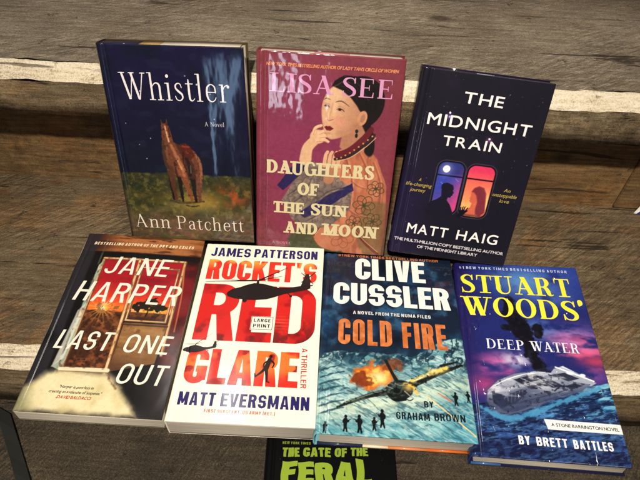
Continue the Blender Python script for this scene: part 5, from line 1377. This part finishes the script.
# dark flat strip lying across the lowest step at the left
V = []; F = []
for i in range(13):
    k = i / 5; x = -.395 + .075 * k; y = -.010 - .105 * k; zz = z + .0008 + .001 * math.sin(k * 9)
    for dx, dz in ((-.0135, 0), (-.0125, .0016), (.0125, .0016), (.0135, 0)): V.append((x + dx, y - dx * .45 * -1 * -1, zz + dz))
for i in range(12):
    for j in range(3): a = i * 4 + j; F.append((a, a + 1, a + 5, a + 4))
me = bpy.data.meshes.new('dark_strip'); me.from_pydata(V, [], F); st = link('dark_strip', me, None, M_blk); st['label'] = 'black strip lying diagonally on the lowest step at the bottom left corner'; st['category'] = 'strap'

# ------------------------------------------------------------------ camera, light
cam = bpy.data.cameras.new('camera'); co = bpy.data.objects.new('camera', cam); COL.objects.link(co)
cam.sensor_width = 36; cam.sensor_fit = 'HORIZONTAL'; cam.lens = 546.57 / 640 * 36; cam.clip_start = .01; cam.clip_end = 100
co.matrix_world = Matrix.Translation((0, -.3243, .5344)) @ rotm('z', -.0105) @ rotm('x', math.pi / 2 - .8137) @ rotm('z', .0566)
S.camera = co

def area(name, loc, target, sx, sy, power, col):
    l = bpy.data.lights.new(name, 'AREA'); l.shape = 'RECTANGLE'; l.size = sx; l.size_y = sy; l.energy = power; l.color = col
    o = bpy.data.objects.new(name, l); COL.objects.link(o); o.location = loc
    o.rotation_euler = (Vector(target) - Vector(loc)).to_track_quat('-Z', 'Y').to_euler()
    return o
WARM = (1.0, .89, .755)
sl = bpy.data.lights.new('ceiling_spot', 'SPOT'); sl.energy = 378; sl.color = WARM; sl.shadow_soft_size = .05; sl.spot_size = math.radians(37); sl.spot_blend = 1.0
so = bpy.data.objects.new('ceiling_spot', sl); COL.objects.link(so); so.location = (-.25, -1.25, 2.05)
so.rotation_euler = (Vector((.03, .06, .05)) - Vector(so.location)).to_track_quat('-Z', 'Y').to_euler()
area('fill_lamp', (.9, -.9, 2.4), (0, .05, 0), .5, .5, 6, (1.0, .93, .84))  # unseen soft fill, added from the right to soften the spot's shadows
area('tube_lamp', (-.53, 1.02, 2.3), (-.2, .05, 0), .05, .40, 5.0, (1, .95, .86))
area('glass_door', (-1.10, -3.2, -.05), (-.15, .15, .15), .12, .9, 2.0, (.42, .66, 1.0))
area('shop_window', (-.68, -3.2, .70), (0, .15, .15), .22, .34, 2.7, (.80, .84, 1.0))

wd = bpy.data.worlds.new('World'); S.world = wd; wd.use_nodes = True
nt = wd.node_tree; bg = nt.nodes['Background']
tc = nt.nodes.new('ShaderNodeTexCoord'); no = nt.nodes.new('ShaderNodeTexNoise'); no.inputs['Scale'].default_value = 1.6; no.inputs['Detail'].default_value = 1
rp = nt.nodes.new('ShaderNodeValToRGB'); rp.color_ramp.elements[0].color = (.10, .085, .07, 1); rp.color_ramp.elements[0].position = .3; rp.color_ramp.elements[1].color = (.34, .29, .23, 1); rp.color_ramp.elements[1].position = .75
nt.links.new(tc.outputs['Generated'], no.inputs['Vector']); nt.links.new(no.outputs['Fac'], rp.inputs['Fac']); nt.links.new(rp.outputs[0], bg.inputs[0]); bg.inputs[1].default_value = .45

S.view_settings.view_transform = 'Standard'; S.view_settings.look = 'None'; S.view_settings.exposure = 0
S.render.engine = 'CYCLES'; S.cycles.max_bounces = 6
